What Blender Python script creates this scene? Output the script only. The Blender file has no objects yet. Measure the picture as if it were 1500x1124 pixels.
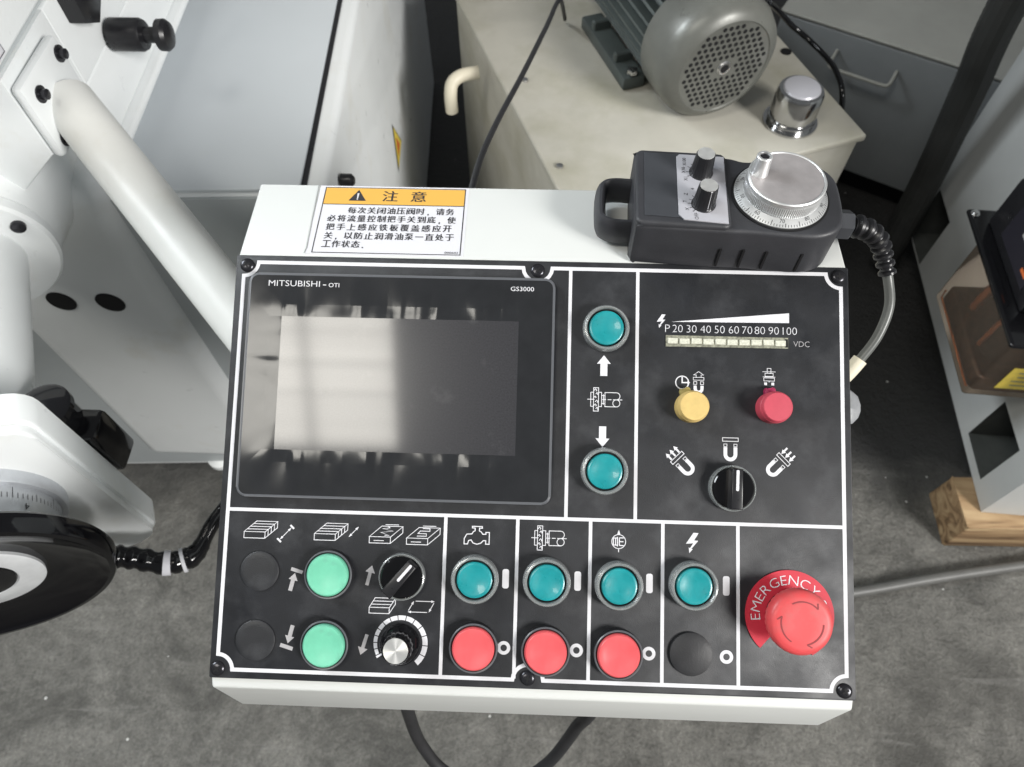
import bpy, bmesh, math, random
from mathutils import Vector, Matrix
random.seed(7)
R = math.radians
sc = bpy.context.scene
col = sc.collection

# ------------------------------------------------------------------ camera
CAM = Vector((-0.0039, -0.1937, 1.4243))
CR = Matrix(((0.9993530948646696, -0.025390344198756243, 0.02547002563554443),
             (0.034927228250015485, 0.8540116824632772, -0.5190800852884011),
             (-0.008572077413201856, 0.5196338871144867, 0.8543460322674361)))
cd = bpy.data.cameras.new('camera')
cd.sensor_fit = 'HORIZONTAL'; cd.sensor_width = 36.0; cd.lens = 25.2
cd.clip_start = 0.02; cd.clip_end = 100
cd.dof.use_dof = True; cd.dof.focus_distance = 0.455; cd.dof.aperture_fstop = 13.0
cam = bpy.data.objects.new('camera', cd)
cam.matrix_world = Matrix.Translation(CAM) @ CR.to_4x4()
col.objects.link(cam); sc.camera = cam

# ------------------------------------------------------------------ light
w = bpy.data.worlds.new('World'); sc.world = w; w.use_nodes = True
w.node_tree.nodes['Background'].inputs[0].default_value = (0.93, 0.97, 1.0, 1)
w.node_tree.nodes['Background'].inputs[1].default_value = 0.18

def area(name, loc, target, sx, sy, power, color, spread=180):
    l = bpy.data.lights.new(name, 'AREA'); l.shape = 'RECTANGLE'; l.size = sx; l.size_y = sy
    l.energy = power; l.color = color; l.spread = R(spread)
    o = bpy.data.objects.new(name, l); col.objects.link(o)
    d = Vector(target) - Vector(loc)
    o.matrix_world = Matrix.Translation(loc) @ d.to_track_quat('-Z', 'Y').to_matrix().to_4x4()
    return o
# workshop doorway on the right of the operator
area('doorway_light', (2.95, -2.05, 2.9), (0.1, 0.3, 0.8), 1.15, 1.15, 235, (1.0, 0.98, 0.95))
# roof skylight behind-left of the operator, the one mirrored in the touch screen
sk = area('skylight_light', (-1.86, -1.40, 5.0), (-1.86, -1.40, 0), 1.92, 1.00, 92, (1.0, 0.965, 0.88))
# its glazing is streaked with dust and split by a bar
sl = sk.data; sl.use_nodes = True; sn = sl.node_tree.nodes; sL = sl.node_tree.links
em = sn.get('Emission'); ge = sn.new('ShaderNodeNewGeometry'); sx_ = sn.new('ShaderNodeSeparateXYZ'); sL.new(ge.outputs['Parametric'], sx_.inputs[0])
cb = sn.new('ShaderNodeCombineXYZ'); sL.new(sx_.outputs[1], cb.inputs[1])
n1 = sn.new('ShaderNodeTexNoise'); n1.inputs['Scale'].default_value = 14; n1.inputs['Detail'].default_value = 1; sL.new(cb.outputs[0], n1.inputs['Vector'])
m1 = sn.new('ShaderNodeMapRange'); m1.inputs[1].default_value = 0.35; m1.inputs[2].default_value = 0.65; m1.inputs[3].default_value = 0.62; m1.inputs[4].default_value = 1.25; sL.new(n1.outputs['Fac'], m1.inputs[0])
a1 = sn.new('ShaderNodeMath'); a1.operation = 'SUBTRACT'; a1.inputs[1].default_value = 0.70; sL.new(sx_.outputs[0], a1.inputs[0])
a2 = sn.new('ShaderNodeMath'); a2.operation = 'ABSOLUTE'; sL.new(a1.outputs[0], a2.inputs[0])
a3 = sn.new('ShaderNodeMath'); a3.operation = 'GREATER_THAN'; a3.inputs[1].default_value = 0.022; sL.new(a2.outputs[0], a3.inputs[0])
a4 = sn.new('ShaderNodeMath'); a4.operation = 'MULTIPLY'; sL.new(m1.outputs[0], a4.inputs[0]); m3 = sn.new('ShaderNodeMapRange'); m3.inputs[3].default_value = 0.45; sL.new(a3.outputs[0], m3.inputs[0]); sL.new(m3.outputs[0], a4.inputs[1]); sL.new(a4.outputs[0], em.inputs['Strength'])
# added fill lamp out of view at left, narrowed to brighten the white machine
area('left_fill_light', (-2.6, 0.9, 2.7), (-0.6, 0.4, 0.8), 1.2, 1.2, 15, (0.90, 0.96, 1.0), 60)

vs = sc.view_settings
sc.display_settings.display_device = 'sRGB'
vs.view_transform = 'Standard'; vs.look = 'None'; vs.exposure = 0.0; vs.gamma = 1.0
vs.use_curve_mapping = False
sc.render.engine = 'CYCLES'
sc.cycles.max_bounces = 8; sc.cycles.caustics_reflective = False; sc.cycles.caustics_refractive = False
sc.cycles.use_denoising = True

# ------------------------------------------------------------------ materials
def mat(name, color, rough=0.5, metal=0.0, var=0.0, vscale=30, bump=0.0, bscale=400, rvar=0.0, rscale=40,
        stain=None, stain_scale=6, stain_lo=0.55, stain_hi=0.75, trans=0.0, ior=1.45, spec=0.5, coat=0.0, bdist=0.001, vdetail=4, croughness=0.06):
    m = bpy.data.materials.new(name); m.use_nodes = True
    nt = m.node_tree; N = nt.nodes; L = nt.links
    b = N['Principled BSDF']
    b.inputs['Base Color'].default_value = (*color, 1); b.inputs['Roughness'].default_value = rough
    b.inputs['Metallic'].default_value = metal; b.inputs['IOR'].default_value = ior
    b.inputs['Specular IOR Level'].default_value = spec
    b.inputs['Transmission Weight'].default_value = trans
    b.inputs['Coat Weight'].default_value = coat; b.inputs['Coat Roughness'].default_value = croughness
    tc = N.new('ShaderNodeTexCoord')
    def noise(scale, detail=4, rough_=0.6):
        n = N.new('ShaderNodeTexNoise'); n.inputs['Scale'].default_value = scale
        n.inputs['Detail'].default_value = detail; n.inputs['Roughness'].default_value = rough_
        L.new(tc.outputs['Object'], n.inputs['Vector']); return n
    last = None
    if var:
        n = noise(vscale, vdetail)
        mr = N.new('ShaderNodeMapRange'); mr.inputs[1].default_value = 0.3; mr.inputs[2].default_value = 0.7
        mr.inputs[3].default_value = 1 - var; mr.inputs[4].default_value = 1 + var
        L.new(n.outputs['Fac'], mr.inputs[0])
        mx = N.new('ShaderNodeMix'); mx.data_type = 'RGBA'; mx.blend_type = 'MULTIPLY'; mx.inputs[0].default_value = 1
        mx.inputs[6].default_value = (*color, 1)
        L.new(mr.outputs[0], mx.inputs[7]); last = mx.outputs[2]
    if stain:
        n = noise(stain_scale, 5)
        mr = N.new('ShaderNodeMapRange'); mr.inputs[1].default_value = stain_lo; mr.inputs[2].default_value = stain_hi
        L.new(n.outputs['Fac'], mr.inputs[0])
        mx = N.new('ShaderNodeMix'); mx.data_type = 'RGBA'
        L.new(mr.outputs[0], mx.inputs[0])
        if last: L.new(last, mx.inputs[6])
        else: mx.inputs[6].default_value = (*color, 1)
        mx.inputs[7].default_value = (*stain, 1); last = mx.outputs[2]
    if last: L.new(last, b.inputs['Base Color'])
    if rvar:
        n = noise(rscale, 5)
        mr = N.new('ShaderNodeMapRange'); mr.inputs[1].default_value = 0.3; mr.inputs[2].default_value = 0.7
        mr.inputs[3].default_value = max(0.02, rough - rvar); mr.inputs[4].default_value = min(1, rough + rvar)
        L.new(n.outputs['Fac'], mr.inputs[0]); L.new(mr.outputs[0], b.inputs['Roughness'])
    if bump:
        n = noise(bscale, 3)
        bp = N.new('ShaderNodeBump'); bp.inputs['Strength'].default_value = bump; bp.inputs['Distance'].default_value = bdist
        L.new(n.outputs['Fac'], bp.inputs['Height']); L.new(bp.outputs[0], b.inputs['Normal'])
    return m

M = {}
M['white'] = mat('white_powder_coat', (0.64, 0.655, 0.64), 0.42, var=0.02, vscale=8, bump=0.12, bscale=700, bdist=0.0004)
M['mach_white'] = mat('machine_white_paint', (0.76, 0.785, 0.79), 0.36, var=0.035, vscale=5, bump=0.16, bscale=160, bdist=0.0008, stain=(0.60, 0.58, 0.50), stain_scale=7, stain_lo=0.56, stain_hi=0.95, rvar=0.1)
M['arm'] = mat('greyed_white_paint', (0.71, 0.715, 0.69), 0.40, var=0.04, vscale=9, bump=0.16, bscale=160, bdist=0.0008, stain=(0.56, 0.54, 0.46), stain_scale=9, stain_lo=0.54, stain_hi=0.9, rvar=0.1)
M['mach_sky_tint'] = mat('machine_paint_sky_tint', (0.58, 0.62, 0.65), 0.34, var=0.03, vscale=4, bump=0.05, bscale=200, bdist=0.0006)  # reflected sky blue put into the colour of the bed cover
M['mach_grey'] = mat('machine_grey_paint_and_shade', (0.42, 0.45, 0.46), 0.42, var=0.05, vscale=6, bump=0.08, bscale=250)  # real grey paint, also the painted shade on the bed front
M['tank'] = mat('tank_cream_paint', (0.47, 0.455, 0.40), 0.42, var=0.08, vscale=9, stain=(0.31, 0.295, 0.215), stain_scale=6, stain_lo=0.48, stain_hi=0.85, bump=0.08, bscale=180, rvar=0.1)
M['panel'] = mat('black_panel_lacquer', (0.014, 0.015, 0.018), 0.50, var=0.22, vscale=60, bump=0.5, bscale=1500, bdist=0.00025, rvar=0.13, rscale=26, stain=(0.060, 0.061, 0.065), stain_scale=30, stain_lo=0.50, stain_hi=1.0)
M['print'] = mat('white_screen_print', (0.64, 0.64, 0.67), 0.5, var=0.03, vscale=300)
M['print_grey'] = mat('grey_screen_print', (0.36, 0.35, 0.36), 0.5)
M['black_rubber'] = mat('black_rubber', (0.020, 0.020, 0.022), 0.55, var=0.15, vscale=60, bump=0.3, bscale=900, bdist=0.0004, rvar=0.1)
M['pendant'] = mat('charcoal_rubber', (0.036, 0.037, 0.042), 0.46, var=0.15, vscale=30, bump=0.4, bscale=1300, bdist=0.0003, rvar=0.08)
M['pendant_plate'] = mat('charcoal_cover_plate', (0.050, 0.053, 0.060), 0.38, var=0.1, vscale=40, bump=0.3, bscale=1500, bdist=0.0002)
M['black_gloss'] = mat('black_gloss_plastic', (0.006, 0.006, 0.007), 0.10)
M['wheel'] = mat('black_bakelite', (0.004, 0.004, 0.005), 0.09, spec=0.45, rvar=0.03)
M['collar'] = mat('dull_turned_steel', (0.50, 0.52, 0.55), 0.36, metal=0.5, var=0.06, vscale=90, rvar=0.1)
M['bright_alu'] = mat('bright_turned_aluminium', (0.84, 0.86, 0.88), 0.38, metal=0.45, var=0.05, vscale=90, rvar=0.1)
M['black_plastic'] = mat('black_plastic', (0.014, 0.014, 0.016), 0.33, rvar=0.1)
M['dark'] = mat('dark_hollow', (0.004, 0.004, 0.005), 0.8)
M['screw'] = mat('black_oxide_screw', (0.035, 0.035, 0.04), 0.24, metal=0.6)
M['chrome'] = mat('chrome', (0.50, 0.50, 0.50), 0.16, metal=1.0, rvar=0.06)
M['steel'] = mat('satin_steel', (0.60, 0.60, 0.60), 0.32, metal=1.0, rvar=0.08, rscale=80)
M['dial'] = mat('satin_aluminium', (0.74, 0.75, 0.75), 0.42, metal=0.75, rvar=0.08)
M['dialtop'] = mat('worn_aluminium', (0.50, 0.47, 0.47), 0.48, metal=0.6, var=0.10, vscale=90, bump=0.25, bscale=900, bdist=0.0003)
M['teal'] = mat('teal_button_plastic', (0.010, 0.245, 0.265), 0.36, coat=0.25, var=0.14, vscale=70, rvar=0.14, rscale=110)
M['green'] = mat('mint_button_plastic', (0.15, 0.50, 0.34), 0.40, var=0.10, vscale=55, stain=(0.13, 0.33, 0.25), stain_scale=85, stain_lo=0.54, stain_hi=0.9, rvar=0.12, rscale=90)
M['red'] = mat('coral_button_plastic', (0.66, 0.095, 0.105), 0.40, var=0.10, vscale=55, stain=(0.50, 0.10, 0.10), stain_scale=90, stain_lo=0.55, stain_hi=0.9, rvar=0.12, rscale=90)
M['estop'] = mat('red_mushroom_plastic', (0.60, 0.065, 0.070), 0.46, var=0.04, vscale=60, stain=(0.36, 0.12, 0.115), stain_scale=34, stain_lo=0.48, stain_hi=0.80, rvar=0.12)
M['estop_label'] = mat('red_legend_plate', (0.50, 0.025, 0.045), 0.42)
M['estop_dark'] = mat('dark_red_groove', (0.22, 0.02, 0.025), 0.5)
M['smallred'] = mat('dusty_red_button', (0.48, 0.06, 0.09), 0.5, var=0.08, vscale=120)
M['smallyellow'] = mat('dusty_yellow_button', (0.58, 0.42, 0.155), 0.55, var=0.08, vscale=150)
M['yellow_tab'] = mat('dull_yellow_tab', (0.34, 0.27, 0.09), 0.5)
M['red_tab'] = mat('dark_magenta_tab', (0.26, 0.015, 0.06), 0.45)
M['clear_ring'] = mat('clear_shroud', (0.66, 0.70, 0.70), 0.14, trans=0.72, ior=1.45)
M['cream'] = mat('cream_led_plastic', (0.56, 0.56, 0.47), 0.45, var=0.2, vscale=700)
M['cream_frame'] = mat('scratched_cream_frame', (0.22, 0.22, 0.17), 0.5, var=0.5, vscale=500)
M['screen_frame'] = mat('glossy_film', (0.020, 0.021, 0.023), 0.11, var=0.15, vscale=40, spec=0.42)
M['screen_rim'] = mat('dark_grey_rim', (0.10, 0.105, 0.115), 0.30)
M['screen'] = mat('matte_touch_screen', (0.030, 0.030, 0.034), 0.26, var=0.16, vscale=900, spec=0.35, coat=0.9, croughness=0.075, stain=(0.075, 0.075, 0.078), stain_scale=38, stain_lo=0.60, stain_hi=0.9)
M['sticker'] = mat('white_vinyl', (0.66, 0.66, 0.70), 0.38)
M['sticker_yellow'] = mat('amber_vinyl', (0.70, 0.40, 0.085), 0.42)
M['sticker_line'] = mat('grey_film_edge', (0.30, 0.31, 0.31), 0.4)
M['ink'] = mat('black_ink', (0.035, 0.035, 0.04), 0.5)
M['silver_label'] = mat('silver_label', (0.50, 0.50, 0.54), 0.36, metal=0.25)
M['motor'] = mat('grey_motor_paint', (0.135, 0.138, 0.125), 0.36, metal=0.15, var=0.12, vscale=18, rvar=0.1)
M['motor_fin'] = mat('dark_grey_motor_casting', (0.065, 0.078, 0.076), 0.45, var=0.15, vscale=25)
M['cab'] = mat('blue_grey_cabinet_paint', (0.21, 0.225, 0.235), 0.45, var=0.08, vscale=7)
M['cab_top'] = mat('light_grey_cabinet_top', (0.34, 0.34, 0.315), 0.6, var=0.10, vscale=5)  # cabinet top and handle, a lighter grey than the sides
M['column'] = mat('grey_casting_paint', (0.50, 0.515, 0.51), 0.42, var=0.06, vscale=7, bump=0.08, bscale=150)
M['casting_inside'] = mat('dark_casting_inside', (0.06, 0.065, 0.062), 0.6, var=0.2, vscale=20)  # hole interiors, a darker grey than the outer casting
M['amber'] = mat('smoked_amber_plastic', (0.92, 0.73, 0.58), 0.05, trans=0.94, ior=1.12)
M['oil'] = mat('dark_oil', (0.24, 0.095, 0.040), 0.25, var=0.4, vscale=25)
M['copper'] = mat('copper_tube', (0.75, 0.26, 0.10), 0.35, metal=0.6)
M['label_yellow'] = mat('yellow_label', (0.80, 0.62, 0.10), 0.5, var=0.12, vscale=120)
M['label_violet'] = mat('dark_violet_label', (0.020, 0.019, 0.027), 0.35)
M['orange'] = mat('orange_print', (0.65, 0.15, 0.04), 0.5)
M['hose'] = mat('grey_hose', (0.11, 0.11, 0.105), 0.45, var=0.12, vscale=30)
M['hose_black'] = mat('faded_black_hose', (0.035, 0.036, 0.035), 0.5, var=0.2, vscale=12)
M['cable_grey'] = mat('grey_cable_jacket', (0.105, 0.11, 0.105), 0.34)
M['clear_wrap'] = mat('clear_plastic_wrap', (0.62, 0.64, 0.67), 0.30, trans=0.6, ior=1.2, bump=0.6, bscale=120, bdist=0.002)
M['cream_pvc'] = mat('cream_pvc', (0.70, 0.65, 0.52), 0.4)

def wood():
    m = mat('sawn_pine', (0.46, 0.33, 0.19), 0.7, bump=0.4, bscale=120)
    nt = m.node_tree; N = nt.nodes; L = nt.links
    tc = N.new('ShaderNodeTexCoord'); mp = N.new('ShaderNodeMapping'); mp.inputs['Scale'].default_value = (3.2, 26, 34)
    n = N.new('ShaderNodeTexNoise'); n.inputs['Scale'].default_value = 1.0; n.inputs['Detail'].default_value = 6; n.inputs['Distortion'].default_value = 1.6
    L.new(tc.outputs['Object'], mp.inputs[0]); L.new(mp.outputs[0], n.inputs['Vector'])
    cr = N.new('ShaderNodeValToRGB'); e = cr.color_ramp.elements
    e[0].position = 0.32; e[0].color = (0.11, 0.065, 0.035, 1); e[1].position = 0.70; e[1].color = (0.52, 0.38, 0.22, 1)
    x = cr.color_ramp.elements.new(0.48); x.color = (0.33, 0.215, 0.115, 1)
    L.new(n.outputs['Fac'], cr.inputs[0]); L.new(cr.outputs[0], N['Principled BSDF'].inputs['Base Color'])
    return m
M['wood'] = wood()

def floor_mat():
    m = bpy.data.materials.new('worn_concrete'); m.use_nodes = True
    nt = m.node_tree; N = nt.nodes; L = nt.links; b = N['Principled BSDF']
    tc = N.new('ShaderNodeTexCoord')
    def noise(s, d, r=0.6, dist=0):
        n = N.new('ShaderNodeTexNoise'); n.inputs['Scale'].default_value = s; n.inputs['Detail'].default_value = d
        n.inputs['Roughness'].default_value = r; n.inputs['Distortion'].default_value = dist
        L.new(tc.outputs['Object'], n.inputs['Vector']); return n
    a = noise(5.5, 9, 0.72, 0.8); c = noise(46, 8, 0.72, 0.3); f = noise(170, 5, 0.7)
    cr = N.new('ShaderNodeValToRGB'); e = cr.color_ramp.elements
    e[0].position = 0.30; e[0].color = (0.062, 0.061, 0.056, 1); e[1].position = 0.62; e[1].color = (0.215, 0.210, 0.192, 1)
    L.new(a.outputs['Fac'], cr.inputs[0])
    cr2 = N.new('ShaderNodeValToRGB'); e = cr2.color_ramp.elements
    e[0].position = 0.30; e[0].color = (0.60, 0.60, 0.60, 1); e[1].position = 0.68; e[1].color = (1.18, 1.18, 1.18, 1)
    L.new(c.outputs['Fac'], cr2.inputs[0])
    mx = N.new('ShaderNodeMix'); mx.data_type = 'RGBA'; mx.blend_type = 'MULTIPLY'; mx.inputs[0].default_value = 0.8
    L.new(cr.outputs[0], mx.inputs[6]); L.new(cr2.outputs[0], mx.inputs[7])
    # fine grit in the colour, broad oil blotches and long scuffs
    cr3 = N.new('ShaderNodeMapRange'); cr3.inputs[1].default_value = 0.34; cr3.inputs[2].default_value = 0.66; cr3.inputs[3].default_value = 0.72; cr3.inputs[4].default_value = 1.28
    L.new(f.outputs['Fac'], cr3.inputs[0])
    mg = N.new('ShaderNodeMix'); mg.data_type = 'RGBA'; mg.blend_type = 'MULTIPLY'; mg.inputs[0].default_value = 1.0
    L.new(mx.outputs[2], mg.inputs[6]); L.new(cr3.outputs[0], mg.inputs[7]); mx = mg
    bl = noise(2.1, 7, 0.62, 1.4)
    b1 = N.new('ShaderNodeMapRange'); b1.inputs[1].default_value = 0.52; b1.inputs[2].default_value = 0.66; b1.inputs[4].default_value = 0.62; L.new(bl.outputs['Fac'], b1.inputs[0])
    mb = N.new('ShaderNodeMix'); mb.data_type = 'RGBA'; L.new(b1.outputs[0], mb.inputs[0]); L.new(mx.outputs[2], mb.inputs[6]); mb.inputs[7].default_value = (0.060, 0.058, 0.053, 1); mx = mb
    mps = N.new('ShaderNodeMapping'); mps.inputs['Scale'].default_value = (3, 40, 1); mps.inputs['Rotation'].default_value = (0, 0, 0.5); L.new(tc.outputs['Object'], mps.inputs[0])
    sc_ = N.new('ShaderNodeTexNoise'); sc_.inputs['Scale'].default_value = 1.0; sc_.inputs['Detail'].default_value = 4; sc_.inputs['Distortion'].default_value = 0.8; L.new(mps.outputs[0], sc_.inputs['Vector'])
    s1 = N.new('ShaderNodeMapRange'); s1.inputs[1].default_value = 0.62; s1.inputs[2].default_value = 0.76; s1.inputs[4].default_value = 0.55; L.new(sc_.outputs['Fac'], s1.inputs[0])
    ms = N.new('ShaderNodeMix'); ms.data_type = 'RGBA'; L.new(s1.outputs[0], ms.inputs[0]); L.new(mx.outputs[2], ms.inputs[6]); ms.inputs[7].default_value = (0.27, 0.265, 0.25, 1); mx = ms
    # painted shade: far floor darkened in place of the machines' cast shadow
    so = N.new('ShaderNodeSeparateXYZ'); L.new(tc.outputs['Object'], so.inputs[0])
    oil = noise(2.6, 5, 0.6, 0.5)  # noise that frays the edge of this painted shade
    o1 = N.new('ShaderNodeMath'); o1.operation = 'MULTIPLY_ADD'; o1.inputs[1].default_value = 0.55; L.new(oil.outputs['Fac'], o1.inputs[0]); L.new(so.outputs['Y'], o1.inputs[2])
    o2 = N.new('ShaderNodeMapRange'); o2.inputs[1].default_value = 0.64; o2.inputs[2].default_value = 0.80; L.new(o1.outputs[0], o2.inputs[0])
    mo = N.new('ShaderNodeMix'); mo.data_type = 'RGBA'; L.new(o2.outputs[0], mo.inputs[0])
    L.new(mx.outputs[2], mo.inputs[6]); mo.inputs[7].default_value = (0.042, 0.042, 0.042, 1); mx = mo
    # pale swarf and grit specks
    v = N.new('ShaderNodeTexVoronoi'); v.inputs['Scale'].default_value = 34
    L.new(tc.outputs['Object'], v.inputs['Vector'])
    sep = N.new('ShaderNodeSeparateColor'); L.new(v.outputs['Color'], sep.inputs[0])
    mth = N.new('ShaderNodeMath'); mth.operation = 'GREATER_THAN'; mth.inputs[1].default_value = 0.84
    L.new(sep.outputs[0], mth.inputs[0])
    rad = N.new('ShaderNodeMath'); rad.operation = 'MULTIPLY'; rad.inputs[1].default_value = 0.11
    L.new(sep.outputs[1], rad.inputs[0])
    lt = N.new('ShaderNodeMath'); lt.operation = 'LESS_THAN'
    L.new(v.outputs['Distance'], lt.inputs[0]); L.new(rad.outputs[0], lt.inputs[1])
    mul = N.new('ShaderNodeMath'); mul.operation = 'MULTIPLY'; L.new(mth.outputs[0], mul.inputs[0]); L.new(lt.outputs[0], mul.inputs[1])
    mx2 = N.new('ShaderNodeMix'); mx2.data_type = 'RGBA'; L.new(mul.outputs[0], mx2.inputs[0])
    L.new(mx.outputs[2], mx2.inputs[6]); mx2.inputs[7].default_value = (0.62, 0.62, 0.60, 1)
    L.new(mx2.outputs[2], b.inputs['Base Color'])
    b.inputs['Roughness'].default_value = 0.62
    add = N.new('ShaderNodeMath'); add.operation = 'MULTIPLY_ADD'; add.inputs[1].default_value = 0.35
    L.new(f.outputs['Fac'], add.inputs[0]); L.new(c.outputs['Fac'], add.inputs[2])
    bp = N.new('ShaderNodeBump'); bp.inputs['Strength'].default_value = 1.0; bp.inputs['Distance'].default_value = 0.010
    L.new(add.outputs[0], bp.inputs['Height']); L.new(bp.outputs[0], b.inputs['Normal'])
    return m
M['floor'] = floor_mat()

def film_mat():
    # protective film over the screen surround: it has lifted and puckered beside the display, so the skylight breaks into ribbons in it
    m = M['screen_frame']; nt = m.node_tree; N = nt.nodes; L = nt.links; b = N['Principled BSDF']
    tc = N.new('ShaderNodeTexCoord'); sp = N.new('ShaderNodeSeparateXYZ'); L.new(tc.outputs['Object'], sp.inputs[0])
    def math_(op, a, b_=None, c=None):
        n = N.new('ShaderNodeMath'); n.operation = op
        for k, v in enumerate((a, b_, c)):
            if v is None: continue
            if isinstance(v, (int, float)): n.inputs[k].default_value = v
            else: L.new(v, n.inputs[k])
        return n.outputs[0]
    dx = math_('MAXIMUM', math_('SUBTRACT', math_('ABSOLUTE', math_('ADD', sp.outputs['X'], 0.0903)), 0.0779), 0.0)
    dy = math_('MAXIMUM', math_('SUBTRACT', math_('ABSOLUTE', math_('SUBTRACT', sp.outputs['Y'], 0.0516)), 0.0436), 0.0)
    d = math_('SQRT', math_('ADD', math_('MULTIPLY', dx, dx), math_('MULTIPLY', dy, dy)))
    mr = N.new('ShaderNodeMapRange'); mr.interpolation_type = 'SMOOTHSTEP'
    mr.inputs[1].default_value = 0.0; mr.inputs[2].default_value = 0.030; mr.inputs[3].default_value = 1.0; mr.inputs[4].default_value = 0.0
    L.new(d, mr.inputs[0])
    def nz(sx, sy, off, dist):
        mp = N.new('ShaderNodeMapping'); mp.inputs['Scale'].default_value = (sx, sy, 12); mp.inputs['Location'].default_value = (off, 1.2, 0)
        L.new(tc.outputs['Object'], mp.inputs[0])
        n = N.new('ShaderNodeTexNoise'); n.inputs['Scale'].default_value = 1.0; n.inputs['Detail'].default_value = 1.4; n.inputs['Distortion'].default_value = dist
        L.new(mp.outputs[0], n.inputs['Vector']); return n.outputs['Fac']
    side = N.new('ShaderNodeMapRange'); side.inputs[1].default_value = -0.008; side.inputs[2].default_value = 0.008
    L.new(math_('SUBTRACT', dx, dy), side.inputs[0])
    mixn = N.new('ShaderNodeMix'); L.new(side.outputs[0], mixn.inputs[0])
    L.new(nz(48, 7, 5.3, 0.35), mixn.inputs[2]); L.new(math_('MULTIPLY_ADD', nz(9, 20, 7.1, 1.0), 0.45, 0.2), mixn.inputs[3])
    h = math_('MULTIPLY', math_('SUBTRACT', mixn.outputs[0], 0.35), mr.outputs[0])
    bp = N.new('ShaderNodeBump'); bp.inputs['Strength'].default_value = 1.0; bp.inputs['Distance'].default_value = 0.0040
    L.new(h, bp.inputs['Height']); L.new(bp.outputs[0], b.inputs['Normal'])
film_mat()

# ------------------------------------------------------------------ builders
W = {}
def link(o, parent=None, mw=None):
    col.objects.link(o)
    mw = mw if mw is not None else Matrix.Identity(4)
    W[o.name] = mw
    if parent is not None:
        o.parent = parent
        o.matrix_parent_inverse = Matrix.Identity(4)
        o.matrix_basis = W[parent.name].inverted() @ mw
    else:
        o.matrix_basis = mw
    return o

def thing(name, label, cat, loc=(0, 0, 0), group=None):
    o = bpy.data.objects.new(name, None); o.empty_display_size = 0.05
    link(o, None, Matrix.Translation(loc))
    o['label'] = label; o['category'] = cat
    if group: o['group'] = group
    return o

def obj(name, bm, m, parent=None, mw=None, smooth=35, label=None):
    me = bpy.data.meshes.new(name)
    if smooth: bmesh.ops.recalc_face_normals(bm, faces=bm.faces)
    bm.to_mesh(me); bm.free()
    if smooth:
        for p in me.polygons: p.use_smooth = True
        me.set_sharp_from_angle(angle=R(smooth))
    for mm in (m if isinstance(m, (list, tuple)) else [m]): me.materials.append(mm)
    o = bpy.data.objects.new(name, me)
    link(o, parent, mw)
    if label: o['label'] = label
    return o

def tag(o, label=None, cat=None, kind=None, group=None):
    if label: o['label'] = label
    if cat: o['category'] = cat
    if kind: o['kind'] = kind
    if group: o['group'] = group
    return o

def BM(): return bmesh.new()

def box(bm, c, s, bev=0.0, seg=2, mtx=None):
    r = bmesh.ops.create_cube(bm, size=1.0)
    vs_ = r['verts']
    for v in vs_:
        v.co = Vector((v.co.x * s[0] + c[0], v.co.y * s[1] + c[1], v.co.z * s[2] + c[2]))
    if bev:
        es = list({e for v in vs_ for e in v.link_edges})
        rr = bmesh.ops.bevel(bm, geom=es, offset=bev, segments=seg, profile=0.5, affect='EDGES')
        vs_ = list({v for f in rr['faces'] for v in f.verts} | {v for v in vs_ if v.is_valid})
    if mtx is not None:
        allv = set(vs_)
        stack = list(allv)
        while stack:
            v = stack.pop()
            for e in v.link_edges:
                o = e.other_vert(v)
                if o not in allv: allv.add(o); stack.append(o)
        for v in allv: v.co = mtx @ v.co
    return bm

def lathe(bm, prof, seg=48, mtx=None, capb=True, capt=True, mod=None):
    rings = []
    for (r, z) in prof:
        ring = []
        for k in range(seg):
            a = 2 * math.pi * k / seg
            rr = r * (mod(k, z) if mod else 1)
            p = Vector((rr * math.cos(a), rr * math.sin(a), z))
            ring.append(bm.verts.new(mtx @ p if mtx is not None else p))
        rings.append(ring)
    for a, b in zip(rings[:-1], rings[1:]):
        for k in range(seg):
            bm.faces.new((a[k], a[(k + 1) % seg], b[(k + 1) % seg], b[k]))
    if capb: bm.faces.new(rings[0][::-1])
    if capt: bm.faces.new(rings[-1])
    return bm

def smooth_path(pts, n=8):
    P = [Vector(p) for p in pts]; out = []
    for i in range(len(P) - 1):
        p0 = P[max(i - 1, 0)]; p1 = P[i]; p2 = P[i + 1]; p3 = P[min(i + 2, len(P) - 1)]
        for k in range(n):
            t = k / n
            out.append(0.5 * ((2 * p1) + (-p0 + p2) * t + (2 * p0 - 5 * p1 + 4 * p2 - p3) * t * t + (-p0 + 3 * p1 - 3 * p2 + p3) * t ** 3))
    out.append(P[-1]); return out

def tube(bm, pts, r, seg=14, rad=None):
    P = [Vector(p) for p in pts]
    t0 = (P[1] - P[0]).normalized()
    nrm = t0.orthogonal().normalized(); rings = []
    for i, p in enumerate(P):
        t = (P[min(i + 1, len(P) - 1)] - P[max(i - 1, 0)]).normalized()
        nrm = (nrm - t * nrm.dot(t)).normalized(); b = t.cross(nrm)
        rr = rad(i, len(P)) * r if rad else r
        rings.append([bm.verts.new(p + (nrm * math.cos(2 * math.pi * k / seg) + b * math.sin(2 * math.pi * k / seg)) * rr) for k in range(seg)])
    for a, b in zip(rings[:-1], rings[1:]):
        for k in range(seg): bm.faces.new((a[k], a[(k + 1) % seg], b[(k + 1) % seg], b[k]))
    bm.faces.new(rings[0][::-1]); bm.faces.new(rings[-1])
    return bm

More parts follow.
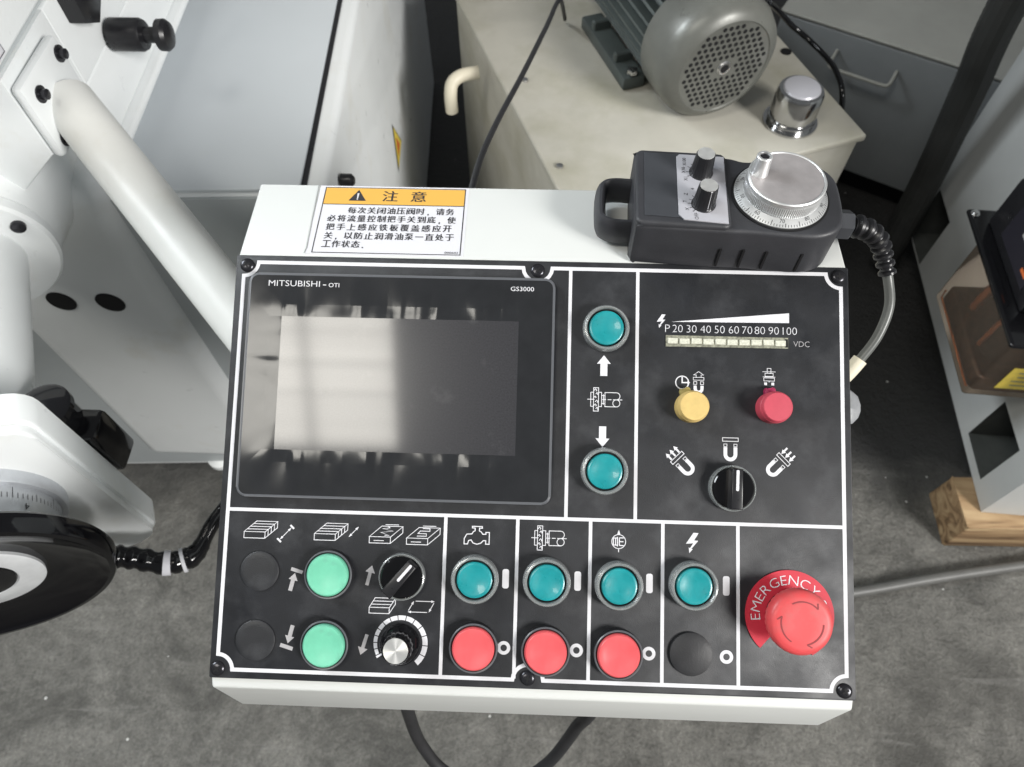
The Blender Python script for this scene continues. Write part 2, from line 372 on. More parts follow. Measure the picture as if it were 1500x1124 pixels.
def prism(bm, poly, z0, z1, bev=0.0, seg=2, mtx=None):
    lo = [bm.verts.new((p[0], p[1], z0)) for p in poly]; hi = [bm.verts.new((p[0], p[1], z1)) for p in poly]
    n = len(poly)
    fb = bm.faces.new(lo[::-1]); ft = bm.faces.new(hi); fs = []
    for k in range(n): fs.append(bm.faces.new((lo[k], lo[(k + 1) % n], hi[(k + 1) % n], hi[k])))
    vs_ = lo + hi
    if bev:
        rr = bmesh.ops.bevel(bm, geom=list(ft.edges), offset=bev, segments=seg, profile=0.5, affect='EDGES')
        vs_ = list(set([v for v in vs_ if v.is_valid]) | {v for f in rr['faces'] for v in f.verts})
    if mtx is not None:
        allv = set(vs_); stack = list(allv)
        while stack:
            v = stack.pop()
            for e in v.link_edges:
                o = e.other_vert(v)
                if o not in allv: allv.add(o); stack.append(o)
        for v in allv: v.co = mtx @ v.co
    return bm

def offset_poly(poly, d):
    n = len(poly); out = []
    for i in range(n):
        a, b, c = Vector(poly[i - 1]), Vector(poly[i]), Vector(poly[(i + 1) % n])
        t = ((b - a).normalized() + (c - b).normalized()).normalized(); nn = Vector((-t.y, t.x))
        k = max(0.5, abs(nn.dot(Vector((-(b - a).normalized().y, (b - a).normalized().x)))))
        out.append((b.x + nn.x * d / k, b.y + nn.y * d / k))
    return out
def soft_prism(bm, poly, z0, z1, r, seg=5, rb=0.0):
    """prism with a rounded top edge (and bottom edge when rb is given); poly counter-clockwise"""
    rows = []
    if rb:
        for k in range(seg):
            a = R(90 * k / seg); rows.append((rb * (1 - math.sin(a)), z0 + rb * (1 - math.cos(a))))
    else: rows.append((0.0, z0))
    for k in range(seg + 1):
        a = R(90 * k / seg); rows.append((r * (1 - math.cos(a)), z1 - r + r * math.sin(a)))
    rings = [[bm.verts.new((*p, z)) for p in offset_poly(poly, d)] for d, z in rows]
    n = len(poly)
    for a, b in zip(rings[:-1], rings[1:]):
        for k in range(n): bm.faces.new((a[k], a[(k + 1) % n], b[(k + 1) % n], b[k]))
    bm.faces.new(rings[0][::-1]); bm.faces.new(rings[-1]); return bm
def rrect(x0, y0, x1, y1, r, n=6):
    out = []
    for cx, cy, a0 in ((x1 - r, y1 - r, 0), (x0 + r, y1 - r, 90), (x0 + r, y0 + r, 180), (x1 - r, y0 + r, 270)):
        for k in range(n + 1):
            a = R(a0 + 90 * k / n); out.append((cx + r * math.cos(a), cy + r * math.sin(a)))
    return out

ZS = [0.0]
def stroke(bm, pts, wd, z=0.0, closed=False):
    """flat mitred line of width wd (ink on a surface)"""
    ZS[0] = (ZS[0] + 0.000004) % 0.00004; z = z + ZS[0]
    P = [Vector((p[0], p[1])) for p in pts]; n = len(P); L_, R_ = [], []
    for i in range(n):
        a = P[(i - 1) % n] if (closed or i > 0) else None
        b = P[(i + 1) % n] if (closed or i < n - 1) else None
        d1 = (P[i] - a).normalized() if a is not None else None
        d2 = (b - P[i]).normalized() if b is not None else None
        d1 = d1 if d1 is not None else d2; d2 = d2 if d2 is not None else d1
        t = d1 + d2
        t = t.normalized() if t.length > 1e-6 else d1
        nn = Vector((-t.y, t.x)); c = max(0.45, abs(nn.dot(Vector((-d1.y, d1.x)))))
        off = nn * (wd / 2 / c)
        L_.append(bm.verts.new((P[i].x + off.x, P[i].y + off.y, z))); R_.append(bm.verts.new((P[i].x - off.x, P[i].y - off.y, z)))
    for i in range(n if closed else n - 1):
        j = (i + 1) % n; bm.faces.new((R_[i], R_[j], L_[j], L_[i]))
    return bm

def fill(bm, pts, z=0.0):
    ZS[0] = (ZS[0] + 0.000004) % 0.00004
    f = bm.faces.new([bm.verts.new((p[0], p[1], z + ZS[0])) for p in pts])
    return bm

def arc(cx, cy, r, a0, a1, n=16): return [(cx + r * math.cos(R(a0 + (a1 - a0) * k / n)), cy + r * math.sin(R(a0 + (a1 - a0) * k / n))) for k in range(n + 1)]

def text_into(bm, body, cx, cy, width=None, height=None, rot=0.0, z=0.0, align='C', thin=0.0):
    cu = bpy.data.curves.new('lettering', 'FONT'); cu.body = body; cu.size = 1.0; cu.resolution_u = 3; cu.offset = -thin
    to = bpy.data.objects.new('lettering', cu); col.objects.link(to)
    dg = bpy.context.evaluated_depsgraph_get(); dg.update()
    me = bpy.data.meshes.new_from_object(to.evaluated_get(dg))
    bpy.data.objects.remove(to); bpy.data.curves.remove(cu)
    xs = [v.co.x for v in me.vertices]; ys = [v.co.y for v in me.vertices]
    if not xs: return bm
    x0, x1, y0, y1 = min(xs), max(xs), min(ys), max(ys)
    sy = (height / (y1 - y0)) if height else None; sx = (width / (x1 - x0)) if width else None
    sx = sx or sy; sy = sy or sx
    ca, sa = math.cos(rot), math.sin(rot)
    ax = {'C': (x0 + x1) / 2, 'L': x0, 'R': x1}[align]
    for v in me.vertices:
        x = (v.co.x - ax) * sx; y = (v.co.y - (y0 + y1) / 2) * sy
        v.co = (cx + x * ca - y * sa, cy + x * sa + y * ca, z)
    bm.from_mesh(me); bpy.data.meshes.remove(me)
    return bm

def dup(src, parent, mw, label=None):
    """copy of a part with copies of its sub-parts"""
    c = src.copy(); base = W[src.name]
    link(c, parent, mw)
    if label: c['label'] = label
    for ch in list(src.children):
        d = ch.copy(); link(d, c, mw @ base.inverted() @ W[ch.name])
    return c

# ------------------------------------------------------------------ floor
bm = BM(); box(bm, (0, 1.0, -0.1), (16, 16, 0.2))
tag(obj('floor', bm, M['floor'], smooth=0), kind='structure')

# ================================================================== CONTROL CONSOLE
TILT = R(25.6636)
MP = Matrix.Translation((0, 0, 1.0)) @ Matrix.Rotation(TILT, 4, 'X')      # panel frame: x right, y up the slope, z out of the face
mm = 0.001
con = thing('control_console', 'white control console with black sloped panel of buttons and a dark touch screen', 'control console', (0, 0, 0.87))

# housing: bent-sheet box, drawn as a side profile swept across
def side_profile(bm, prof, x0, x1, bev):
    lo = [bm.verts.new((x0, p[0], p[1])) for p in prof]; hi = [bm.verts.new((x1, p[0], p[1])) for p in prof]
    n = len(prof); bm.faces.new(lo); bm.faces.new(hi[::-1])
    for k in range(n): bm.faces.new((lo[k], hi[k], hi[(k + 1) % n], lo[(k + 1) % n]))
    bmesh.ops.recalc_face_normals(bm, faces=bm.faces)
    if bev:
        es = [e for e in bm.edges if len(e.link_faces) == 2 and e.calc_face_angle() > 0.15]
        bmesh.ops.bevel(bm, geom=es, offset=bev, segments=3, profile=0.5, affect='EDGES')
prof = [(0.1226, 1.0584), (-0.1228, 0.9404), (-0.1285, 0.9355), (-0.1310, 0.876), (0.186, 0.876), (0.1915, 1.0593), (0.1236, 1.0593)]
bm = BM(); side_profile(bm, prof, -0.2018, 0.2018, 0.0016)
obj('housing', bm, M['white'], con)

# black fascia
bm = BM(); prism(bm, rrect(-202.5 * mm, -136.9 * mm, 202.5 * mm, 136.9 * mm, 1.2 * mm, 3), -1.2 * mm, 0.0, bev=0.35 * mm, seg=2)
bmesh.ops.translate(bm, verts=bm.verts, vec=(0, 0, 0.0))
fas = obj('fascia_panel', bm, M['panel'], con, MP @ Matrix.Translation((0, 0, 1.0 * mm)), label='black fascia with white printed lines and symbols')
MF = MP @ Matrix.Translation((0, 0, 1.05 * mm))                             # ink sits just above the fascia

def ink(name, fn, m=None, label=None):
    bm = BM(); fn(bm)
    return obj(name, bm, m or M['print'], fas, MF, smooth=0, label=label)

SC = [(-195.0, 130.0), (-0.8, 130.4), (196.0, 130.6), (-197.2, -131.0), (-0.8, -130.2), (195.6, -131.2)]
def frame_lines(bm):
    lw = 2.4 * mm; r = 9.6
    def notch_corner(cx, cy, a0, a1): return [(x, y) for x, y in arc(cx, cy, r, a0, a1, 10)]
    X0, X1, Y0, Y1 = -198.2, 198.6, -131.6, 132.2
    pts = []
    # top-left corner going clockwise
    pts += notch_corner(-197, 132.5, 270, 358)
    pts += notch_corner(-0.8, 132.5, 182, 358)
    pts += notch_corner(197.6, 132.5, 182, 270)
    pts += notch_corner(197.0, -131.8, 90, 178)
    pts += notch_corner(-0.8, -131.8, 2, 178)
    pts += notch_corner(-197.6, -131.8, 2, 90)
    # straight runs use the frame lines
    fix = []
    stroke(bm, [(p[0] * mm, p[1] * mm) for p in pts], lw, 0.0, closed=True)
ink('frame_line', frame_lines, label='white outline with rounded notches at the screws')
def dividers(bm):
    lw = 2.2 * mm
    stroke(bm, [(-197 * mm, -31.2 * mm), (197.4 * mm, -31.2 * mm)], lw)
    for x in (21.0, 65.2): stroke(bm, [(x * mm, 131.4 * mm), (x * mm, -30.2 * mm)], lw)
    for x in (-55.8, -9.6, 36.9, 82.8, 130.2): stroke(bm, [(x * mm, -32.2 * mm), (x * mm, -130.8 * mm)], lw)
ink('divider_line', dividers)

# ---- symbols -------------------------------------------------------------
def S(pts, x, y, s=1.0, rot=0.0):
    c, d = math.cos(rot), math.sin(rot)
    return [((x + (px * c - py * d) * s) * mm, (y + (px * d + py * c) * s) * mm) for px, py in pts]
def arrow_solid(bm, x, y, ln, wd, hw, hl, rot):
    fill(bm, S([(-ln / 2, -wd / 2), (ln / 2 - hl, -wd / 2), (ln / 2 - hl, -hw / 2), (ln / 2, 0), (ln / 2 - hl, hw / 2), (ln / 2 - hl, wd / 2), (-ln / 2, wd / 2)], x, y, 1, rot))
T = 0.45 * mm
def spindle(bm, x, y):
    def s(p, **k): stroke(bm, S(p, x, y), T, **k)
    s([(-6.6, -7.6), (-3.4, -7.6), (-3.4, 7.6), (-6.6, 7.6)], closed=True)
    s([(-8.4, -4.6), (-6.6, -4.6)]); s([(-8.4, -4.6), (-8.4, 4.6)]); s([(-8.4, 4.6), (-6.6, 4.6)])
    s([(-3.4, -4.6), (-1.4, -4.6), (-1.4, 4.6), (-3.4, 4.6)])
    s([(-1.4, -2.6), (0.8, -2.6)]); s([(-1.4, 2.6), (0.8, 2.6)]); s([(-0.2, -3.4), (-0.2, 3.4)])
    s([(8.2, -4.6), (0.8, -4.6), (0.8, 4.6), (8.2, 4.6)])
    s(arc(8.2, 2.3, 2.3, 90, -90, 10)); s(arc(8.2, -2.3, 2.3, 90, 270, 10)); s(arc(8.2, -2.3, 2.3, 90, -90, 10))
    s([(-10.6, 0), (-6, 0)]); s([(-1, 0), (1.5, 0)]); s([(2.6, 0), (5, 0)]); s([(6, 0), (12, 0)])
    for a, b, c in ((-5.4, 6.2, 0.9), (-4.4, 3.8, 0.8), (-5.6, 1.6, 0.7), (-4.6, -1.2, 0.9), (-5.5, -3.6, 0.8), (-4.3, -5.8, 0.8)):
        s([(a - c, b - c * 0.5), (a, b + c * 0.8), (a + c, b - c * 0.3), (a + c * 0.3, b - c)])
ink('spindle_icon', lambda bm: spindle(bm, 44.0, 46.0), label='grinding spindle symbol between the two white arrows')
ink('spindle_icon', lambda bm: spindle(bm, 9.8, -43.6), label='grinding spindle symbol above a teal button')
ink('arrow_icon', lambda bm: arrow_solid(bm, 43.8, 68.2, 13.6, 4.6, 9.0, 5.6, math.pi / 2), label='white arrow pointing up')
ink('arrow_icon', lambda bm: arrow_solid(bm, 43.6, 21.9, 13.4, 4.6, 9.0, 5.6, -math.pi / 2), label='white arrow pointing down')

def tap(bm, x, y):
    p = [(-8.2, -4.6), (-8.2, -1.2), (-6.6, 1.6), (-3.4, 1.8), (-2.4, 3.4), (-1.4, 3.8), (-1.4, 5.6), (-3.2, 5.6), (-3.2, 6.6), (3.2, 6.6), (3.2, 5.6), (1.4, 5.6), (1.4, 3.8),
         (2.6, 3.2), (3.6, 1.8), (5.6, 1.8), (5.6, 3.0), (7.8, 3.0), (7.8, -4.4), (5.6, -4.4), (5.6, -2.2), (4.0, -2.2), (2.6, -3.8), (0, -4.6), (-2.6, -3.8), (-3.8, -2.0), (-5.4, -2.4), (-6.0, -4.6)]
    stroke(bm, S(p, x, y), 0.6 * mm, closed=True)
ink('tap_icon', lambda bm: tap(bm, -35.4, -44.2))
def pump(bm, x, y):
    stroke(bm, S(arc(0, 0, 4.4, 0, 348, 30), x, y), T, closed=True)
    for p in ([(-3.4, 2.2), (-3.4, -2.2)], [(-3.4, 2.2), (-0.8, 2.2)], [(-3.4, -2.2), (-0.8, -2.2)], [(-2.0, 2.2), (-2.0, -2.2)], [(-0.8, 3.0), (-0.8, -3.0)], [(0.4, 2.4), (0.4, -2.4)],
              [(0.4, 2.4), (3.2, 2.4)], [(0.4, 0), (3.0, 0)], [(0.4, -2.4), (3.2, -2.4)], [(0, -4.4), (0, -6.6)]):
        stroke(bm, S(p, x, y), 0.6 * mm)
    fill(bm, S([(-1.0, 4.6), (1.0, 4.6), (0, 7.4)], x, y))
ink('pump_icon', lambda bm: pump(bm, 54.9, -44.4))
def bolt(bm, x, y, s=1.0):
    fill(bm, S([(1.2, 6.2), (4.4, 6.0), (1.6, 1.4), (4.2, 1.2), (-0.2, -4.0), (0.8, -4.0), (-1.4, -6.6), (-1.8, -3.0), (-1.0, -3.6), (1.0, -0.4), (-3.6, -0.8)], x, y, s))
ink('lightning_icon', lambda bm: bolt(bm, 101.0, -43.6, 1.0), label='large lightning bolt above a teal button')
ink('lightning_icon', lambda bm: bolt(bm, 80.4, 98.6, 0.72), label='small lightning bolt beside the tapered bar')
ink('level_wedge', lambda bm: fill(bm, [(87.2 * mm, 98.2 * mm), (163.8 * mm, 99.1 * mm), (163.8 * mm, 105.6 * mm)]), label='tapering white bar above the number row')

def numbers(bm):
    for s, x in (('P', 84.9), ('20', 91.5), ('30', 100.6), ('40', 109.7), ('50', 118.8), ('60', 128.0), ('70', 136.6), ('80', 144.8), ('90', 153.8), ('100', 164.2)):
        text_into(bm, s, x * mm, 93.8 * mm, None, 4.9 * mm, thin=0.018)
ink('lettering', numbers, label='number row P20 to 100')
ink('lettering', lambda bm: text_into(bm, 'VDC', 171.6 * mm, 85.4 * mm, 10.4 * mm, 3.6 * mm, thin=0.012), M['print_grey'], label='VDC')

def magnet(bm, x, y, rot, arrows):
    s = 1.0
    # U body with dark pole tips
    u = [(-4.4, 2.6), (-4.4, -2.0)] + arc(0, -2.0, 4.4, 180, 360, 14) + [(4.4, 2.6), (2.0, 2.6), (2.0, -2.0)] + arc(0, -2.0, 2.0, 360, 180, 10) + [(-2.0, 2.6)]
    c = [u[i] for i in range(len(u))]
    n = 17
    outer = [(-4.4, 2.6), (-4.4, -2.0)] + arc(0, -2.0, 4.4, 180, 360, 14)[1:] + [(4.4, 2.6)]
    inner = [(-2.0, 2.6), (-2.0, -2.0)] + arc(0, -2.0, 2.0, 180, 360, 14)[1:] + [(2.0, 2.6)]
    ZS[0] = (ZS[0] + 0.000004) % 0.00004
    vo = [bm.verts.new((*p, ZS[0])) for p in S(outer, x, y, s, rot)]; vi = [bm.verts.new((*p, ZS[0])) for p in S(inner, x, y, s, rot)]
    for k in range(len(vo) - 1): bm.faces.new((vo[k], vo[k + 1], vi[k + 1], vi[k]))
    for sx in (-3.2, 3.2): stroke(bm, S([(sx - 1.0, 3.0), (sx + 1.0, 3.0), (sx + 1.0, 4.6), (sx - 1.0, 4.6)], x, y, s, rot), T * 0.8, closed=True)
    stroke(bm, S([(-5.0, 6.4), (5.0, 6.4), (5.0, 8.6), (-5.0, 8.6)], x, y, s, rot), T, closed=True)
    if arrows:
        for ax in (-3.4, 0, 3.4):
            px, py = S([(ax, 11.8)], x, y, s, rot)[0]
            arrow_solid(bm, px / mm, py / mm, 5.4, 1.2, 3.0, 2.6, rot + arrows * math.pi / 2)
ink('magnet_icon', lambda bm: magnet(bm, 125.6, 14.8, 0, 0), label='magnet symbol above the selector')
ink('magnet_icon', lambda bm: magnet(bm, 97.0, 4.4, R(45), 1), label='magnet symbol with arrows leaving it')
ink('magnet_icon', lambda bm: magnet(bm, 154.0, 5.2, R(-45), -1), label='magnet symbol with arrows entering it')
def clock(bm, x, y):
    stroke(bm, S(arc(0, 0, 4.2, 0, 345, 24), x, y), 0.7 * mm, closed=True)
    stroke(bm, S([(0, 3.6), (0, 0), (3.4, 0)], x, y), 0.8 * mm); fill(bm, S([(3.4, 1.2), (5.2, 0), (3.4, -1.2)], x, y))
ink('clock_icon', lambda bm: clock(bm, 94.6, 58.4))
def release(bm, x, y):
    o = [(-3.2, -0.6), (-3.2, -2.6)] + arc(0, -2.6, 3.2, 180, 360, 10)[1:] + [(3.2, -0.6)]
    i = [(-1.2, -0.6), (-1.2, -2.6)] + arc(0, -2.6, 1.2, 180, 360, 10)[1:] + [(1.2, -0.6)]
    vo = [bm.verts.new((*p, 0)) for p in S(o, x, y)]; vi = [bm.verts.new((*p, 0)) for p in S(i, x, y)]
    for k in range(len(vo) - 1): bm.faces.new((vo[k], vo[k + 1], vi[k + 1], vi[k]))
    for p in ([(-3.2, 0.2), (-1.2, 0.2), (-1.2, 2.0), (-3.2, 2.0)], [(1.2, 0.2), (3.2, 0.2), (3.2, 2.0), (1.2, 2.0)], [(-3.4, 3.0), (3.4, 3.0), (3.4, 4.8), (-3.4, 4.8)]):
        stroke(bm, S(p, x, y), 0.35 * mm, closed=True)
    stroke(bm, S([(-1.6, 4.8), (-1.6, 6.4), (-3.2, 6.4), (0, 8.6), (3.2, 6.4), (1.6, 6.4), (1.6, 4.8)], x, y), 0.35 * mm)
ink('magnet_release_icon', lambda bm: release(bm, 105.2, 57.2))
def demag(bm, x, y):
    for p in ([(-3.2, -3.6), (-1.4, -3.6), (-1.4, -1.8), (-3.2, -1.8)], [(1.4, -3.6), (3.2, -3.6), (3.2, -1.8), (1.4, -1.8)]): fill(bm, S(p, x, y))
    for p in ([(-3.4, -0.8), (3.4, -0.8), (3.4, 1.2), (-3.4, 1.2)], [(-2.6, 2.2), (2.6, 2.2), (2.6, 4.2), (-2.6, 4.2)]): stroke(bm, S(p, x, y), 0.35 * mm, closed=True)
    for p in ([(-4.2, 5.2), (4.2, 5.2)], [(-1.2, 4.2), (-1.2, 7.4), (1.2, 7.4), (1.2, 4.2)], [(-4, 1.8), (4, 1.8)], [(0, -1.6), (0, -0.8)]): stroke(bm, S(p, x, y), 0.35 * mm)
ink('demagnetise_icon', lambda bm: demag(bm, 150.6, 61.6))

def table(bm, x, y, stripes=True):
    # grooved machine table in oblique view
    def s(p, **k): stroke(bm, S(p, x, y), T, **k)
    a, b, c, d = (-11.2, -0.8), (2.4, -0.8), (10.2, 6.0), (-3.4, 6.0); h = 4.0
    s([a, b, c, d], closed=True)
    s([a, (a[0], a[1] - h), (b[0], b[1] - h), (c[0], c[1] - h), c]); s([b, (b[0], b[1] - h)])
    if stripes:
        for t in (0.25, 0.5, 0.75):
            p = (a[0] + (d[0] - a[0]) * t, a[1] + (d[1] - a[1]) * t); q = (b[0] + (c[0] - b[0]) * t, b[1] + (c[1] - b[1]) * t)
            s([p, q]); s([q, (q[0], q[1] - h)])
def dbl(bm, x, y, ln, bars=False, ang=R(47)):
    u = (math.cos(ang), math.sin(ang))
    stroke(bm, S([(-u[0] * ln / 2, -u[1] * ln / 2), (u[0] * ln / 2, u[1] * ln / 2)], x, y), T)
    for sg in (-1, 1):
        tip = (x + sg * u[0] * ln / 2, y + sg * u[1] * ln / 2)
        r = ang if sg > 0 else ang + math.pi
        fill(bm, S([(0.4, 0), (-2.0, 0.8), (-2.0, -0.8)], tip[0], tip[1], 1, r))
        if bars: fill(bm, S([(0.5, 1.7), (1.7, 1.7), (1.7, -1.7), (0.5, -1.7)], tip[0], tip[1], 1, r))
ink('table_icon', lambda bm: (table(bm, -174.6, -44.4), dbl(bm, -158.8, -45.8, 9.6, True)), label='grooved table symbol with end stops')
ink('table_icon', lambda bm: (table(bm, -129.0, -44.4), dbl(bm, -114.8, -43.4, 8.4)), label='grooved table symbol with a double arrow')
def zig(bm, x, y, sq):
    table(bm, x, y, False)
    if sq: p = [(-4.6, 0.6), (1.4, 0.6), (1.4, 2.2), (-4.0, 2.2), (-2.6, 3.8), (3.6, 3.8), (3.6, 5.4), (-1.0, 5.4)]
    else: p = [(-1.4, 0.2), (1.4, 0.2), (-4.0, 2.0), (4.0, 3.0), (-2.8, 4.4), (1.8, 5.0), (0.4, 6.4)]
    stroke(bm, S(p, x, y), T); stroke(bm, S([(-1.0, 7.0), (7.6, 7.0)], x, y), T); stroke(bm, S([(-8.4, -3.2), (-1.8, -3.2)], x, y), T)
ink('zigzag_icon', lambda bm: zig(bm, -93.4, -45.2, False)); ink('step_path_icon', lambda bm: zig(bm, -69.4, -45.4, True))
def tab_small(bm, x, y):
    def s(p, **k): stroke(bm, S(p, x, y), T, **k)
    s([(-8.0, -1.0), (4.8, -1.0), (8.6, 5.0), (-4.4, 5.0)], closed=True); s([(-8.0, -1.0), (-8.0, -4.6), (4.8, -4.6), (4.8, -1.0)]); s([(4.8, -4.6), (8.6, 1.4), (8.6, 5.0)])
    s([(-7.0, 1.0), (6.0, 1.0)]); s([(-5.8, 3.0), (7.2, 3.0)])
ink('table_icon', lambda bm: tab_small(bm, -94.6, -89.2), label='small grooved table symbol below the selector')
def loop(bm, x, y):
    P4 = [(-8.4, -3.4), (5.0, -3.4), (8.6, 3.4), (-4.6, 3.4)]
    for k in range(4):
        a, b = Vector(P4[k]), Vector(P4[(k + 3) % 4]); d = (b - a).normalized()
        stroke(bm, S([tuple(a + d * 1.0), tuple(b - d * 2.2)], x, y), T)
        fill(bm, S([(0, 0), (-2.2, 0.8), (-2.2, -0.8)], x + b.x, y + b.y, 1, math.atan2(d.y, d.x)))
ink('loop_icon', lambda bm: loop(bm, -69.6, -88.9))
ink('arrow_icon', lambda bm: (arrow_solid(bm, -152.6, -76.0, 11.5, 2.6, 6.0, 4.6, R(77)), fill(bm, S([(-3.9, -1.1), (3.9, -1.1), (3.9, 1.1), (-3.9, 1.1)], -150.2, -68.9, 1, R(-16)))), M['print_grey'], label='grey arrow pointing up to a bar')
ink('arrow_icon', lambda bm: (arrow_solid(bm, -152.2, -108.6, 11.5, 2.6, 6.0, 4.6, R(-103)), fill(bm, S([(-4.2, -1.2), (4.2, -1.2), (4.2, 1.2), (-4.2, 1.2)], -154.2, -116.4, 1, R(-16)))), M['print_grey'], label='grey arrow pointing down to a bar')
ink('arrow_icon', lambda bm: arrow_solid(bm, -103.4, -70.4, 12.8, 2.2, 6.4, 4.6, R(77)), M['print_grey'], label='grey arrow pointing up beside the selector')
ink('arrow_icon', lambda bm: arrow_solid(bm, -105.0, -113.4, 13.2, 2.2, 6.4, 4.6, R(-106)), M['print_grey'], label='grey arrow pointing down beside the knob')
for (x, y) in ((-16.4, -69.8), (29.3, -69.8), (74.6, -69.8), (122.8, -69.8)):
    ink('on_mark', lambda bm: fill(bm, [(px * mm, py * mm) for px, py in rrect(x - 2.1, y - 6.0, x + 2.1, y + 6.0, 1.4, 3)]))
for (x, y) in ((-16.4, -112.4), (29.3, -112.4), (74.6, -112.8), (122.9, -113.2)):
    ink('off_mark', lambda bm: stroke(bm, [(px * mm, py * mm) for px, py in arc(x, y, 3.1, 0, 348, 28)], 2.1 * mm, closed=True))
def scale_ring(bm):
    x, y = -82.0, -111.8; n = 15; a = 214.0
    for k in range(n):
        da = 11.0 + 10.0 * k / (n - 1); r0 = 14.6 - 0.4 * k / n; r1 = 16.7 + 1.0 * k / n
        if k == 0: r0, r1 = 13.4, 17.2; da = 5
        o = [(x + r1 * math.cos(R(a - da * t)), y + r1 * math.sin(R(a - da * t))) for t in (0, .5, 1)]
        i = [(x + r0 * math.cos(R(a - da * t)), y + r0 * math.sin(R(a - da * t))) for t in (1, .5, 0)]
        fill(bm, [(p[0] * mm, p[1] * mm) for p in o + i]); a -= da + 2.0
ink('scale_ring', scale_ring, label='ring of growing white blocks around the small knob')

# ---- screws --------------------------------------------------------------
def screw_mesh(bm):
    lathe(bm, [(4.6 * mm, 0), (4.6 * mm, 0.6 * mm), (4.0 * mm, 1.4 * mm), (2.6 * mm, 1.9 * mm), (0.4 * mm, 2.05 * mm)], 32)
def cross_mesh(bm):
    box(bm, (0, 0, 2.0 * mm), (4.4 * mm, 1.1 * mm, 0.3 * mm)); box(bm, (0, 0, 2.05 * mm), (1.1 * mm, 4.4 * mm, 0.3 * mm))
first = None
for k, (x, y) in enumerate(SC):
    mw = MP @ Matrix.Translation((x * mm, y * mm, 1.0 * mm)) @ Matrix.Rotation(R(20 + 37 * k), 4, 'Z')
    if first is None:
        bm = BM(); screw_mesh(bm); first = obj('screw', bm, M['screw'], con, mw)
        bm = BM(); cross_mesh(bm); obj('cross_slot', bm, M['dark'], first, mw, smooth=0)
    else: dup(first, con, mw)

# ---- touch screen -----------------------------------------------------------
hx0, hx1, hy0, hy1 = -191.4 * mm, 11.0 * mm, -22.6 * mm, 124.2 * mm
bm = BM(); prism(bm, rrect(hx0, hy0, hx1, hy1, 6 * mm, 6), 0.9 * mm, 5.4 * mm, bev=1.1 * mm, seg=3)
hmi = obj('touch_screen', bm, M['screen_rim'], con, MP, label='dark touch screen unit with glossy filmed surround')
bm = BM(); fill(bm, rrect(hx0 + 1.6 * mm, hy0 + 1.6 * mm, hx1 - 1.6 * mm, hy1 - 1.6 * mm, 5 * mm, 6))
obj('surround_film', bm, M['screen_frame'], hmi, MP @ Matrix.Translation((0, 0, 5.44 * mm)), smooth=0)
bm = BM(); fill(bm, [(-168.2 * mm, 8.0 * mm), (-12.4 * mm, 8.0 * mm), (-12.4 * mm, 95.2 * mm), (-168.2 * mm, 95.2 * mm)])
obj('display', bm, M['screen'], hmi, MP @ Matrix.Translation((0, 0, 5.52 * mm)), smooth=0)
def hmi_text(bm):
    text_into(bm, 'MITSUBISHI', -161.2 * mm, 117.2 * mm, 34.0 * mm, 3.9 * mm, thin=0.006); text_into(bm, '-', -141.0 * mm, 116.6 * mm, 2.2 * mm, 0.6 * mm)
    text_into(bm, 'OTI', -134.8 * mm, 116.6 * mm, 7.0 * mm, 2.8 * mm)
bm = BM(); text_into(bm, 'GS3000', -10.6 * mm, 116.8 * mm, 15.2 * mm, 2.9 * mm); obj('lettering', bm, M['print'], hmi, MP @ Matrix.Translation((0, 0, 5.52 * mm)), smooth=0)
bm = BM(); hmi_text(bm); obj('lettering', bm, M['print'], hmi, MP @ Matrix.Translation((0, 0, 5.52 * mm)), smooth=0)

# ---- push buttons -----------------------------------------------------------
def PB(x, y): return MP @ Matrix.Translation((x * mm, y * mm, 1.0 * mm))
def lit_button(mw):
    bm = BM(); lathe(bm, [(13.4 * mm, 0), (14.2 * mm, 2.0 * mm), (12.4 * mm, 4.2 * mm), (11.4 * mm, 4.2 * mm)], 56)
    b = obj('push_button', bm, M['black_plastic'], con, mw)
    bm = BM(); lathe(bm, [(15.0 * mm, 0), (15.2 * mm, 3.0 * mm), (14.9 * mm, 7.2 * mm), (14.2 * mm, 8.6 * mm), (13.2 * mm, 8.8 * mm), (12.6 * mm, 8.2 * mm), (12.3 * mm, 6.0 * mm), (14.4 * mm, 4.4 * mm), (14.4 * mm, 0.2 * mm)], 64, capb=False, capt=False)
    obj('clear_shroud', bm, M['clear_ring'], b, mw)
    bm = BM(); lathe(bm, [(11.2 * mm, 3.0 * mm), (11.4 * mm, 6.0 * mm), (11.0 * mm, 7.3 * mm), (10.0 * mm, 7.8 * mm), (9.0 * mm, 7.7 * mm), (6.5 * mm, 7.0 * mm), (3.0 * mm, 6.5 * mm), (0.4 * mm, 6.4 * mm)], 56)
    obj('cap', bm, M['teal'], b, mw); return b
